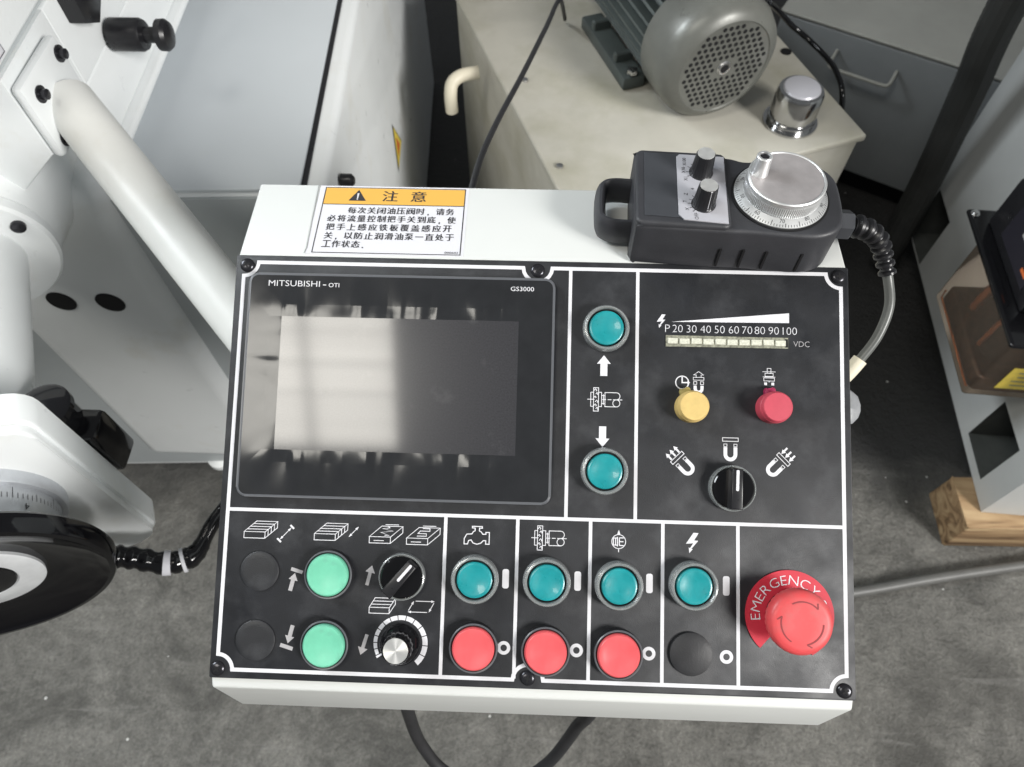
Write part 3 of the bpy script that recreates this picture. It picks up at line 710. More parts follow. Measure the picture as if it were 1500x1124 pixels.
def flush_button(mw, m):
    bm = BM(); lathe(bm, [(15.2 * mm, 0), (15.4 * mm, 2.5 * mm), (15.0 * mm, 5.2 * mm), (14.2 * mm, 5.8 * mm), (13.6 * mm, 5.6 * mm), (13.5 * mm, 4.0 * mm)], 56)
    b = obj('push_button', bm, M['black_plastic'], con, mw)
    bm = BM(); lathe(bm, [(14.9 * mm, 5.0 * mm), (15.15 * mm, 5.45 * mm), (14.6 * mm, 5.95 * mm), (14.1 * mm, 5.85 * mm)], 56, capb=False, capt=False)
    obj('rim_ring', bm, M['screen_rim'], b, mw)
    bm = BM(); lathe(bm, [(13.2 * mm, 3.0 * mm), (13.2 * mm, 6.6 * mm), (12.9 * mm, 7.4 * mm), (12.2 * mm, 8.0 * mm), (11.2 * mm, 8.0 * mm), (9.0 * mm, 7.4 * mm), (5.0 * mm, 6.7 * mm), (0.4 * mm, 6.4 * mm)], 56)
    obj('cap', bm, m, b, mw); return b
LIT = [(44.4, 92.0, 'teal push button above the up arrow'), (44.7, -0.1, 'teal push button below the down arrow'), (-35.7, -70.0, 'teal push button under the tap symbol'),
       (9.6, -70.2, 'teal push button under the spindle symbol'), (54.8, -71.0, 'teal push button under the pump symbol'), (101.3, -69.6, 'teal push button under the lightning bolt')]
p0 = None
for x, y, lb in LIT:
    if p0 is None: p0 = lit_button(PB(x, y)); p0['label'] = lb
    else: dup(p0, con, PB(x, y) @ Matrix.Rotation(random.uniform(0, 6), 4, 'Z'), lb)
p0 = None
for x, y, lb in ((-128.6, -70.0, 'mint green push button, upper'), (-128.8, -113.2, 'mint green push button, lower')):
    if p0 is None: p0 = flush_button(PB(x, y), M['green']); p0['label'] = lb
    else: dup(p0, con, PB(x, y), lb)
p0 = None
for x, y, lb in ((-35.2, -112.0, 'coral red push button in the tap column'), (9.8, -112.6, 'coral red push button beside the lower middle screw'), (55.0, -113.0, 'coral red push button in the pump column')):
    if p0 is None: p0 = flush_button(PB(x, y), M['red']); p0['label'] = lb
    else: dup(p0, con, PB(x, y), lb)
for x, y, r_, h_, dome, lb in ((-174.0, -69.8, 12.4, 0.9, 0.1, 'flat black blanking plug, upper'), (-174.2, -112.8, 12.6, 0.9, 0.1, 'flat black blanking plug, lower'), (100.6, -112.0, 13.2, 1.6, 1.6, 'domed black blanking plug')):
    bm = BM(); lathe(bm, [((r_) * mm, 0), (r_ * mm, h_ * mm), ((r_ - 0.6) * mm, (h_ + 0.3) * mm), (r_ * 0.7 * mm, (h_ + 0.3 + dome * 0.6) * mm), (0.4 * mm, (h_ + 0.3 + dome) * mm)], 56)
    obj('blanking_plug', bm, M['panel'] if dome < 1 else M['black_rubber'], con, PB(x, y), label=lb)

# ---- rotary selectors --------------------------------------------------------
def selector(x, y, ang, lb):
    mw = PB(x, y)
    bm = BM(); lathe(bm, [(14.6 * mm, 0), (14.8 * mm, 3 * mm), (14.4 * mm, 5.6 * mm), (13.7 * mm, 6.0 * mm), (13.2 * mm, 5.6 * mm), (13.2 * mm, 4.6 * mm)], 64)
    b = obj('selector_switch', bm, M['clear_ring'], con, mw, label=lb)
    bm = BM(); lathe(bm, [(12.9 * mm, 2.0 * mm), (12.9 * mm, 6.4 * mm), (12.2 * mm, 7.0 * mm), (0.4 * mm, 7.2 * mm)], 56)
    obj('turning_disc', bm, M['black_gloss'], b, mw)
    m2 = mw @ Matrix.Rotation(ang, 4, 'Z')
    bm = BM(); prism(bm, [(-3.9 * mm, -12.6 * mm), (3.9 * mm, -12.6 * mm), (3.3 * mm, 12.4 * mm), (-3.3 * mm, 12.4 * mm)], 6.0 * mm, 15.0 * mm, bev=0.9 * mm, seg=3)
    obj('handle', bm, M['black_plastic'], b, m2)
    bm = BM(); fill(bm, [(p[0] * mm, p[1] * mm) for p in rrect(-0.9, -1.2, 0.9, 11.8, 0.8, 3)])
    obj('pointer_line', bm, M['print'], b, m2 @ Matrix.Translation((0, 0, 15.05 * mm)), smooth=0)
selector(-82.0, -70.0, R(-40), 'black rotary selector pointing up and right')
selector(125.8, -8.6, R(-2), 'black rotary selector pointing straight up')

# ---- potentiometer knob -------------------------------------------------------
mw = PB(-81.8, -112.2)
bm = BM(); lathe(bm, [(12.6 * mm, 0.2 * mm), (12.8 * mm, 2.0 * mm), (11.6 * mm, 4.0 * mm), (9.6 * mm, 6.0 * mm), (9.0 * mm, 15.2 * mm), (8.2 * mm, 16.4 * mm), (7.6 * mm, 16.5 * mm)], 72,
               mod=lambda k, z: 1.0 - (0.035 if (k % 4 < 2 and z > 4 * mm) else 0))
kn = obj('speed_knob', bm, M['black_gloss'], con, mw, label='small black knob with silver top')
bm = BM(); lathe(bm, [(7.7 * mm, 16.3 * mm), (7.6 * mm, 16.9 * mm), (0.3 * mm, 17.0 * mm)], 48)
def spun_mat():
    m = mat('spun_aluminium', (0.80, 0.80, 0.78), 0.30, metal=0.7)
    N = m.node_tree.nodes; L = m.node_tree.links; b = N['Principled BSDF']
    b.inputs['Anisotropic'].default_value = 0.85
    t = N.new('ShaderNodeTangent'); t.direction_type = 'RADIAL'; t.axis = 'Z'; L.new(t.outputs[0], b.inputs['Tangent'])
    return m
M['spun'] = spun_mat()
obj('silver_cap', bm, M['spun'], kn, mw)

# ---- emergency stop ------------------------------------------------------------
mw = PB(162.0, -86.3)
def legend(bm):
    n = 60; a0, a1 = 228, -60; o = []; i = []
    for k in range(n + 1):
        a = R(a0 + (a1 - a0) * k / n); o.append((27.6 * mm * math.cos(a), 27.6 * mm * math.sin(a))); i.append((15 * mm * math.cos(a), 15 * mm * math.sin(a)))
    lo = [[bm.verts.new((*p, z)) for p in q] for q in (o, i) for z in (0.0, 0.9 * mm)]
    ob, ot, ib, it = lo
    for k in range(n):
        bm.faces.new((ot[k], ot[k + 1], it[k + 1], it[k])); bm.faces.new((ob[k], ob[k + 1], ot[k + 1], ot[k])); bm.faces.new((ib[k + 1], ib[k], it[k], it[k + 1]))
    for k in (0, n): bm.faces.new((ob[k], ot[k], it[k], ib[k]))
bm = BM(); legend(bm)
es = obj('emergency_stop', bm, M['estop_label'], con, mw, label='red mushroom emergency stop on a red legend plate')
def es_text(bm):
    r = 21.4 * mm; h = 5.8 * mm; a = 191.0; gap = 1.5 * mm
    for c in 'EMERGENCY·STOP':
        tb = BM(); text_into(tb, c, 0, 0, None, h if c != '·' else 1.2 * mm, thin=0.012)
        xs = [v.co.x for v in tb.verts]; wd = (max(xs) - min(xs)) * 1.12
        da = math.degrees((wd + gap) / r); am = R(a - da / 2)
        for v in tb.verts: v.co.x *= 1.12
        bmesh.ops.transform(tb, matrix=Matrix.Rotation(am, 4, 'Z') @ Matrix.Translation((r, 0, 0)) @ Matrix.Rotation(R(-90), 4, 'Z'), verts=tb.verts)
        me = bpy.data.meshes.new('t'); tb.to_mesh(me); tb.free(); bm.from_mesh(me); bpy.data.meshes.remove(me)
        a -= da
bm = BM(); es_text(bm); obj('lettering', bm, M['print'], es, mw @ Matrix.Translation((0, 0, 0.96 * mm)), smooth=0)
bm = BM(); lathe(bm, [(14.6 * mm, 0.5 * mm), (14.6 * mm, 8 * mm), (13.2 * mm, 10 * mm), (13.2 * mm, 13 * mm)], 56); obj('collar', bm, M['black_plastic'], es, mw)
MH = mw @ Matrix.Translation((-0.6 * mm, 0, 0))
bm = BM(); lathe(bm, [(15.5 * mm, 12.5 * mm), (18.4 * mm, 12.7 * mm), (19.4 * mm, 14.5 * mm), (19.5 * mm, 19 * mm), (18.9 * mm, 21.4 * mm), (17.2 * mm, 23.0 * mm), (14.6 * mm, 23.6 * mm), (8 * mm, 23.4 * mm), (0.4 * mm, 23.3 * mm)], 96,
               mod=lambda k, z: 1.0 - (0.018 if (k % 3 == 0 and 13 * mm < z < 20 * mm) else 0))
obj('mushroom_head', bm, M['estop'], es, MH, smooth=50)
bm = BM()
for a0 in (118, -2, 238):
    stroke(bm, [(p[0] * mm, p[1] * mm) for p in arc(0, 0, 12.6, a0, a0 - 76, 20)], 0.8 * mm)
    e = arc(0, 0, 12.6, a0 - 70, a0 - 76, 1)
    tip = arc(0, 0, 12.6, a0 - 76, a0 - 77, 1)[0]; b1 = arc(0, 0, 15.0, a0 - 66, a0 - 67, 1)[0]
    stroke(bm, [(b1[0] * mm, b1[1] * mm), (tip[0] * mm, tip[1] * mm)], 0.8 * mm)
obj('turn_arrow', bm, M['estop_dark'], es, MH @ Matrix.Translation((0, 0, 23.72 * mm)), smooth=0)

# ---- small yellow / red buttons -----------------------------------------------
for x, y, m, mt, lb in ((99.6, 42.4, 'smallyellow', 'yellow_tab', 'small dusty yellow button with a tab'), (151.6, 43.2, 'smallred', 'red_tab', 'small dusty red button with a tab')):
    mw = PB(x, y)
    bm = BM(); lathe(bm, [(10.0 * mm, 0), (10.2 * mm, 7.0 * mm), (10.0 * mm, 10.0 * mm), (9.7 * mm, 10.3 * mm), (9.4 * mm, 13.0 * mm), (8.8 * mm, 13.8 * mm), (0.4 * mm, 14.0 * mm)], 56)
    b = obj('small_button', bm, M[m], con, mw, label=lb)
    bm = BM(); prism(bm, [(-3.4 * mm, 6 * mm), (3.4 * mm, 6 * mm), (3.4 * mm, 11.6 * mm), (2.2 * mm, 13.2 * mm), (0.8 * mm, 12.2 * mm), (-0.8 * mm, 12.2 * mm), (-2.2 * mm, 13.2 * mm), (-3.4 * mm, 11.6 * mm)], 0, 4.6 * mm, bev=0.5 * mm)
    obj('tab', bm, M[mt], b, mw @ Matrix.Rotation(R(20 if m == 'smallyellow' else 8), 4, 'Z'))

# ---- LED bar --------------------------------------------------------------------
bm = BM(); prism(bm, [(83.8 * mm, 81.8 * mm), (162.8 * mm, 82.2 * mm), (162.8 * mm, 89.2 * mm), (83.8 * mm, 89.2 * mm)], 0, 0.7 * mm)
lb_ = obj('level_meter', bm, M['cream_frame'], con, MP @ Matrix.Translation((0, 0, 1.0 * mm)), label='row of ten unlit cream segments')
bm = BM()
box(bm, (161.6 * mm, 85.6 * mm, 0.75 * mm), (2.0 * mm, 5.4 * mm, 0.3 * mm)); obj('end_gap', bm, M['dark'], lb_, MP @ Matrix.Translation((0, 0, 1.0 * mm)), smooth=0)
for k in range(10):
    bm = BM(); box(bm, ((84.6 + 3.5 + 7.75 * k) * mm, (85.6 + random.uniform(-.25, .25)) * mm, 0.9 * mm), (6.6 * mm, 3.7 * mm, 0.8 * mm), 0.2 * mm, 1)
    obj('segment', bm, M['cream'], lb_, MP @ Matrix.Translation((0, 0, 1.0 * mm)))

# ---- warning sticker on the top face ---------------------------------------------
ZT = 1.0593
MS = Matrix.Translation((0, 0, ZT))
bm = BM(); box(bm, (-0.1042, 0.1582, 0.00012), (0.1066, 0.0640, 0.00024)); stk = obj('warning_sticker', bm, M['sticker'], con, MS, smooth=0, label='white and amber caution sticker in Chinese')
MS2 = Matrix.Translation((0, 0, ZT + 0.0003))
bm = BM(); fill(bm, [(-0.1530, 0.1722), (-0.0534, 0.1722), (-0.0534, 0.1880), (-0.1530, 0.1880)]); obj('amber_band', bm, M['sticker_yellow'], stk, MS2, smooth=0)
bm = BM(); stroke(bm, [(-0.1530, 0.1272), (-0.0531, 0.1272), (-0.0534, 0.1884), (-0.1534, 0.1884)], 0.0006, 0, closed=True); stroke(bm, [(-0.1528, 0.1720), (-0.0534, 0.1720)], 0.0006)
obj('border_line', bm, M['ink'], stk, Matrix.Translation((0, 0, ZT + 0.0004)), smooth=0)
bm = BM(); stroke(bm, [(-0.1590, 0.1905), (-0.1570, 0.131), (-0.1580, 0.1262)], 0.0007); obj('film_edge', bm, M['sticker_line'], stk, Matrix.Translation((0, 0, ZT + 0.0004)), smooth=0)
def stk_text(bm):
    fill(bm, [(-0.1356, 0.1756), (-0.1232, 0.1756), (-0.1294, 0.1862)])
    [text_into(bm, c, x + d_, 0.1806, 0.0106, 0.0101, z=z_) for c, x in (('注', -0.1064), ('意', -0.0862)) for d_, z_ in ((-0.0002, 0.0), (0.0002, 0.00003))]
    def line(s, x0, x1, y):
        n = len(s); step = (x1 - x0) / n
        for k, c in enumerate(s):
            x = x0 + step * (k + 0.5)
            if c == ',': fill(bm, [(x - 0.0018, y - 0.0022), (x - 0.0008, y - 0.0022), (x - 0.0012, y - 0.0040), (x - 0.0018, y - 0.0036)])
            elif c == '.': fill(bm, [(x - 0.0020, y - 0.0024), (x - 0.0010, y - 0.0024), (x - 0.0010, y - 0.0033), (x - 0.0020, y - 0.0033)])
            elif c == '一': fill(bm, [(x - 0.0028, y - 0.0003), (x + 0.0028, y - 0.0003), (x + 0.0028, y + 0.0004), (x - 0.0028, y + 0.0004)])
            else:
                for dx_, dz_ in ((-0.00013, 0.0), (0.00013, 0.00003)): text_into(bm, c, x + dx_, y, 0.0057, 0.0061, z=dz_)
    line('每次关闭油压阀时,请务', -0.1349, -0.0594, 0.1664); line('必将流量控制把手关到底,使', -0.1482, -0.0577, 0.1586)
    line('把手上感应铁板覆盖感应开', -0.1480, -0.0598, 0.1506); line('关,以防止润滑油泵一直处于', -0.1478, -0.0578, 0.1426); line('工作状态.', -0.1478, -0.1146, 0.1350)
    text_into(bm, '000602', -0.0590, 0.1290, 0.0092, 0.0018)
bm = BM(); stk_text(bm); obj('lettering', bm, M['ink'], stk, Matrix.Translation((0, 0, ZT + 0.00045)), smooth=0)
bm = BM(); fill(bm, [(-0.1298, 0.1779), (-0.1290, 0.1779), (-0.1287, 0.1828), (-0.1301, 0.1828)]); fill(bm, [(-0.1299, 0.1766), (-0.1289, 0.1766), (-0.1289, 0.1774), (-0.1299, 0.1774)])
obj('exclamation_mark', bm, M['sticker'], stk, Matrix.Translation((0, 0, ZT + 0.0006)), smooth=0)
# wrapped plug on the right flank
bm = BM(); lathe(bm, [(0.012, 0), (0.014, 0.010), (0.0155, 0.020), (0.0125, 0.030), (0.006, 0.036)], 7, Matrix.Translation((0.2015, 0.066, 0.985)) @ Matrix.Rotation(R(97), 4, 'Y') @ Matrix.Rotation(R(14), 4, 'X') @ Matrix.Scale(1.5, 4, (0, 1, 0)) @ Matrix.Scale(0.72, 4))
obj('wrapped_plug', bm, M['clear_wrap'], con, label='side connector wrapped in clear plastic')
# stalk under the box joining the support arm
bm = BM(); lathe(bm, [(0.034, 0.0), (0.034, 0.075)], 32, Matrix.Translation((-0.13, 0.075, 0.805))); obj('swivel_stalk', bm, M['mach_white'], con)

# ================================================================== PENDANT
MD = Matrix.Translation((0.1238, 0.1545, ZT + 0.0004)) @ Matrix.Rotation(R(-3.1), 4, 'Z')
pen = thing('handwheel_pendant', 'black rubber handwheel pendant with silver dial resting on top of the white console', 'pendant', (0.1238, 0.1545, ZT))
def body_outline():
    p = [(-64, -29), (-62, -32.6), (-57, -34), (-8, -34.5), (8, -34), (40, -35), (53, -33), (62, -27), (66.5, -16), (67, 10), (64, 21), (56, 29), (44, 32), (22, 31), (8, 29.5), (-6, 32.5), (-57, 33.5), (-62, 32), (-64, 28)]
    q = smooth_path([(x, y, 0) for x, y in p + p[:1]], 4)[:-1]
    return [(a.x * mm, a.y * mm) for a in q]   # counter-clockwise
bm = BM(); soft_prism(bm, body_outline(), 0, 35 * mm, 3.0 * mm, 6, 2.0 * mm)
pb = obj('body', bm, M['pendant'], pen, MD)
bm = BM(); soft_prism(bm, [(a * mm, b * mm) for a, b in rrect(-63.4, -33.6, -4, 32.8, 5, 6)], 30 * mm, 37.5 * mm, 2.6 * mm)
obj('raised_lip', bm, M['pendant'], pb, MD)
for k, x in enumerate((-7, 7.5, 22, 44, 58)):
    bm = BM(); box(bm, (x * mm, (-34.6 if k < 4 else -28.6) * mm, 11 * mm), (1.4 * mm, 1.6 * mm, 16 * mm)); obj('grip_groove', bm, M['dark'], pb, MD @ Matrix.Rotation(0, 4, 'Z'), smooth=0)
bm = BM(); prism(bm, [(a * mm, b * mm) for a, b in ((-58, -28), (-36, -28), (-34, -30.5), (-34, 29), (-58, 29))], 37.2 * mm, 38.0 * mm, bev=0.4 * mm); obj('cover_plate', bm, M['pendant_plate'], pen, MD)
bm = BM(); prism(bm, [(a * mm, b * mm) for a, b in ((-37, -26), (-33.5, -30), (-6.5, -31.5), (-6.0, 28), (-35, 28.4), (-37, 26))], 37.6 * mm, 38.4 * mm, bev=0.2 * mm)
pl = obj('label_plate', bm, M['silver_label'], pen, MD)
KN = [(-21.5, 12.0, 'upper selector knob'), (-21.2, -16.2, 'lower selector knob')]
def ptext(bm):
    for s, x, y in (('X1', -31.6, 5.5), ('X10', -32.8, 13.4), ('X100', -32.0, 21.4), ('X', -31.5, -21.2), ('Y', -33.0, -14.6), ('Z', -32.0, -8.2), ('4', -27.6, -3.4)):
        text_into(bm, s, x * mm, y * mm, None, 2.3 * mm, R(90))
    text_into(bm, 'OFF', -26.0 * mm, -27.0 * mm, None, 2.3 * mm, R(90))
    for (kx, ky, _), angs in zip(KN, ((150, 180, 205, 130), (225, 205, 180, 158, 135))):
        stroke(bm, [(p[0] * mm, p[1] * mm) for p in arc(kx, ky, 7.6, min(angs), max(angs), 14)], 0.4 * mm)
        for a in angs: stroke(bm, [((kx + r * math.cos(R(a))) * mm, (ky + r * math.sin(R(a))) * mm) for r in (7.6, 9.8)], 0.4 * mm)
bm = BM(); ptext(bm); obj('lettering', bm, M['ink'], pl, MD @ Matrix.Translation((0, 0, 38.5 * mm)), smooth=0)
for k, (x, y, lb) in enumerate(KN):
    mk = MD @ Matrix.Translation((x * mm, y * mm, 38.2 * mm)) @ Matrix.Rotation(R(-75 if k else 20), 4, 'Z')
    bm = BM(); lathe(bm, [(7.6 * mm, 0), (7.6 * mm, 1.0 * mm), (7.0 * mm, 1.8 * mm), (6.0 * mm, 15.0 * mm), (5.5 * mm, 15.8 * mm)], 72, mod=lambda k_, z: 1.0 - (0.025 if k_ % 3 == 0 and z > 1.5 * mm else 0))
    kb = obj('selector_knob', bm, M['black_plastic'], pen, mk, label=lb)
    bm = BM(); lathe(bm, [(5.5 * mm, 15.6 * mm), (5.3 * mm, 16.2 * mm), (0.3 * mm, 16.25 * mm)], 40); obj('silver_cap', bm, M['spun'], kb, mk)
    bm = BM(); fill(bm, [(5.9 * mm, -0.55 * mm), (5.9 * mm, 0.55 * mm), (7.3 * mm, 0.55 * mm), (7.3 * mm, -0.55 * mm)], 1.9 * mm)
    box(bm, (6.75 * mm, 0, 8.6 * mm), (0.5 * mm, 1.1 * mm, 13.0 * mm), mtx=Matrix.Translation((0, 0, 0)) @ Matrix.Rotation(R(-4.3), 4, 'Y') @ Matrix.Translation((-0.02 * mm, 0, 0)))
    obj('pointer_line', bm, M['print'], kb, mk, smooth=0)
bm = BM()
for p, q, wd in (((-1, 12.5), (7, 12.5), 1.0), ((3, 8.5), (3, 16.5), 1.0), ((0.5, 1.2), (6, 6.0), 0.8), ((3.4, -10), (3.4, -2.5), 1.2)): stroke(bm, [(p[0] * mm, p[1] * mm), (q[0] * mm, q[1] * mm)], wd * mm)
obj('direction_mark', bm, M['ink'], pen, MD @ Matrix.Translation((0, 0, 35.15 * mm)), smooth=0)
# dial
DX, DY = 28.3, -1.6
M3 = MD @ Matrix.Translation((DX * mm, DY * mm, 34.6 * mm))
bm = BM(); lathe(bm, [(30.6 * mm, 0), (30.6 * mm, 1.0 * mm), (29.6 * mm, 1.2 * mm)], 80); dseat = obj('dial_seat', bm, M['dark'], pen, M3)
def cone_point(r, a, up=0.06):   # point on the graduated cone
    t = (29.2 - r) / (29.2 - 24.4); return Vector((r * math.cos(a), r * math.sin(a), 1.9 + 2.8 * t + up)) * mm
bm = BM(); lathe(bm, [(29.2 * mm, 0.8 * mm), (29.2 * mm, 1.9 * mm), (24.4 * mm, 4.7 * mm), (22.6 * mm, 5.2 * mm)], 120)
dl = obj('graduated_dial', bm, M['dial'], pen, M3)
bm = BM()
for k in range(100):
    a = 2 * math.pi * k / 100; r0 = 28.8; r1 = 26.0 if k % 10 == 0 else (26.8 if k % 5 == 0 else 27.5); h = 0.0058 if k % 5 else 0.008
    q = [bm.verts.new(cone_point(r0, a - h)), bm.verts.new(cone_point(r0, a + h)), bm.verts.new(cone_point(r1, a + h)), bm.verts.new(cone_point(r1, a - h))]; bm.faces.new(q)
for k in range(10):
    a = R(-95 + 36 * (k - 7)) if True else 0
    tb = BM(); text_into(tb, str(k * 10), 0, 0, None, 2.4 * mm)
    sl = math.atan2(2.8, 29.2 - 24.4)
    rot = Matrix.Rotation(a, 4, 'Z') @ Matrix.Translation(cone_point(25.6, 0, 0.05)) @ Matrix.Rotation(sl, 4, 'Y') @ Matrix.Rotation(R(90), 4, 'Z')
    me = bpy.data.meshes.new('n'); bmesh.ops.transform(tb, matrix=rot, verts=tb.verts); tb.to_mesh(me); tb.free(); bm.from_mesh(me); bpy.data.meshes.remove(me)
obj('scale_marking', bm, M['ink'], dl, M3, smooth=0)
bm = BM(); lathe(bm, [(23.4 * mm, 4.2 * mm), (24.4 * mm, 5.2 * mm), (24.4 * mm, 11.6 * mm), (24.0 * mm, 12.2 * mm), (24.2 * mm, 12.6 * mm), (24.2 * mm, 15.2 * mm), (23.6 * mm, 15.8 * mm), (22.8 * mm, 15.8 * mm), (22.4 * mm, 15.3 * mm)], 240,
               mod=lambda k, z: 1.0 - (0.014 if (k % 2 and 5.0 * mm < z < 11.8 * mm) else 0))
wh = obj('hand_wheel', bm, M['dial'], pen, M3, smooth=25)
bm = BM(); lathe(bm, [(22.5 * mm, 15.25 * mm), (22.4 * mm, 15.4 * mm), (0.4 * mm, 15.4 * mm)], 64); obj('wheel_top', bm, M['dialtop'], wh, M3)
mc = M3 @ Matrix.Translation((-17.0 * mm, 3.6 * mm, 15.2 * mm))
bm = BM(); lathe(bm, [(5.6 * mm, 0), (5.5 * mm, 1.2 * mm), (5.0 * mm, 7.0 * mm), (4.7 * mm, 13.0 * mm), (4.2 * mm, 13.6 * mm), (3.1 * mm, 13.6 * mm), (2.9 * mm, 12.4 * mm)], 40); ck = obj('crank_handle', bm, M['dial'], wh, mc)
bm = BM(); lathe(bm, [(2.7 * mm, 12.2 * mm), (2.7 * mm, 12.8 * mm), (1.4 * mm, 13.0 * mm)], 24)
obj('crank_screw', bm, M['screw'], wh, mc)
# carrying loop
bm = BM()
lp = smooth_path([(-62, 17, 14), (-75, 17.2, 14), (-82, 14.5, 14), (-84, 8, 14), (-84, -10, 14), (-82, -17, 14), (-75, -20, 14), (-62, -20, 14)], 5)
tube(bm, [Vector(p) * mm for p in lp], 3.9 * mm, 14)
for v in bm.verts: v.co.z = 14 * mm + (v.co.z - 14 * mm) * 2.7
obj('carrying_loop', bm, M['pendant'], pen, MD)
# gland, strain relief and cable
bm = BM(); lathe(bm, [(10.0 * mm, 0), (10.0 * mm, 2.5 * mm)], 6, MD @ Matrix.Translation((64 * mm, -8 * mm, 20 * mm)) @ Matrix.Rotation(R(90), 4, 'Y'))
lathe(bm, [(9.6 * mm, 2.5 * mm), (9.6 * mm, 12 * mm), (7.8 * mm, 13.5 * mm)], 6, MD @ Matrix.Translation((64 * mm, -8 * mm, 20 * mm)) @ Matrix.Rotation(R(90), 4, 'Y'))
obj('cable_gland', bm, M['pendant_plate'], pen, None)
CP = smooth_path([(0.190, 0.1430, 1.0795), (0.2010, 0.1415, 1.0800), (0.2120, 0.1405, 1.0770), (0.2215, 0.1385, 1.0700), (0.2275, 0.1350, 1.0610), (0.2345, 0.1240, 1.0470), (0.2365, 0.1100, 1.0360), (0.2310, 0.0950, 1.0230), (0.2210, 0.0830, 1.0110), (0.2140, 0.0760, 1.0040)], 10)
bm = BM(); tube(bm, CP, 3.3 * mm, 14); cb = obj('cable', bm, M['cable_grey'], pen, None, label='grey cable looping down to the console flank')
def resample(P, step):
    out = [P[0]]; acc = 0.0
    for a, b in zip(P[:-1], P[1:]):
        d = (b - a).length; t = step - acc
        while t <= d: out.append(a + (b - a) * (t / d)); t += step
        acc = (acc + d) % step
    return out
SP = resample(CP, 0.8 * mm); n = 62
bm = BM(); tube(bm, SP[15:15 + n], 1.0, 20, rad=lambda i, m: (8.0 * mm - 2.4 * mm * i / n) * (0.70, 0.72, 0.90, 1.0, 1.0, 1.0, 0.90, 0.72)[i % 8]); obj('strain_relief', bm, M['black_plastic'], cb, None)
bm = BM(); tube(bm, smooth_path([(0.2215, 0.0835, 1.0115), (0.2150, 0.0770, 1.0045), (0.2080, 0.0715, 0.998), (0.2010, 0.067, 0.993)], 6), 5.0 * mm, 14); obj('cable_sleeve', bm, M['cream_pvc'], cb, None)

RX0 = Matrix.Rotation(R(90), 4, 'Y')
# ================================================================== GRINDING MACHINE (left)
mach = thing('grinding_machine', 'large white grinding machine on the left, with bolted tubes and sky-tinted flat cover', 'machine', (-0.6, 0.8, 0))
MM_ = Matrix.Translation((-0.2660, 0.4660, 0)) @ Matrix.Rotation(R(2.7), 4, 'Z')     # front right corner of the bed
def mbox(name, x0, x1, y0, y1, z0, z1, m, bev=0.004, mtx=MM_, parent=mach, seg=3, label=None):
    bm = BM(); box(bm, ((x0 + x1) / 2, (y0 + y1) / 2, (z0 + z1) / 2), (x1 - x0, y1 - y0, z1 - z0), bev, seg)
    return obj(name, bm, m, parent, mtx, label=label)
bed = mbox('bed', -1.4, 0, 0.0, 1.30, 0.0, 0.786, M['mach_white'], 0.012)
mbox('bed_cover', -1.39, -0.031, 0.002, 1.28, 0.7865, 0.792, M['mach_sky_tint'], 0.0015, label='flat cover tinted with reflected sky blue')
mbox('cover_seam', -0.0308, -0.0240, 0.003, 1.28, 0.7862, 0.7882, M['black_plastic'], 0.0, seg=1)
mbox('bed_front_shade', -1.39, -0.010, -0.0022, 0.010, 0.02, 0.780, M['mach_grey'], 0.001, label='grey sheet added as shade on the bed front')  # added grey sheet: the console's shade on the bed, put into colour
# warning triangle on the right flank
TRI = [(0.500, 0.487), (0.572, 0.387), (0.479, 0.384)]; TC = (0.517, 0.419)
bm = BM()
vs3 = [bm.verts.new((0.0008, y, z)) for y, z in TRI]
bm.faces.new(vs3); tri = obj('warning_triangle', bm, M['ink'], mach, MM_, smooth=0, label='yellow warning triangle')
bm = BM(); vs3 = [bm.verts.new((0.0016, TC[0] + (y - TC[0]) * 0.86, TC[1] + (z - TC[1]) * 0.86)) for y, z in TRI]; bm.faces.new(vs3); obj('yellow_field', bm, M['label_yellow'], tri, MM_, smooth=0)
bm = BM(); vs3 = [bm.verts.new((0.0022, TC[0] + (y - TC[0]) * 0.40, TC[1] + (z - TC[1]) * 0.40)) for y, z in TRI]; bm.faces.new(vs3); obj('warning_symbol', bm, M['orange'], tri, MM_, smooth=0)
bm = BM(); lathe(bm, [(0.009, -0.004), (0.009, 0.010), (0.005, 0.014)], 20, Matrix.Translation((-0.262, 0.535, 0.742)) @ RX0)
obj('rubber_stop', bm, M['black_plastic'], mach)
# pedestal in front
ped = BM(); box(ped, (0, 0, 0), (0.262, 0.20, 0.742), 0.028, 6)
pd = obj('pedestal', ped, M['mach_white'], mach, Matrix.Translation((-0.6660, 0.530, 0.438)))
bm = BM(); box(bm, (-0.945, 0.58, 0.36), (0.30, 0.17, 0.51), 0.006); obj('lower_box', bm, M['mach_white'], mach)
for x in (-0.6915, -0.6190):
    bm = BM(); lathe(bm, [(0.0205, 0.0), (0.0205, 0.0015), (0.0195, 0.0022)], 36, Matrix.Translation((x, 0.4302, 0.5975)) @ Matrix.Rotation(R(90), 4, 'X')); obj('hole', bm, M['dark'], pd, label='round black hole in the pedestal face')
for x in (-0.675, -0.56):
    bm = BM(); lathe(bm, [(0.028, 0), (0.028, 0.012), (0.014, 0.02), (0.012, 0.07)], 28, Matrix.Translation((x, 0.46, 0))); obj('levelling_foot', bm, M['mach_white'], mach)
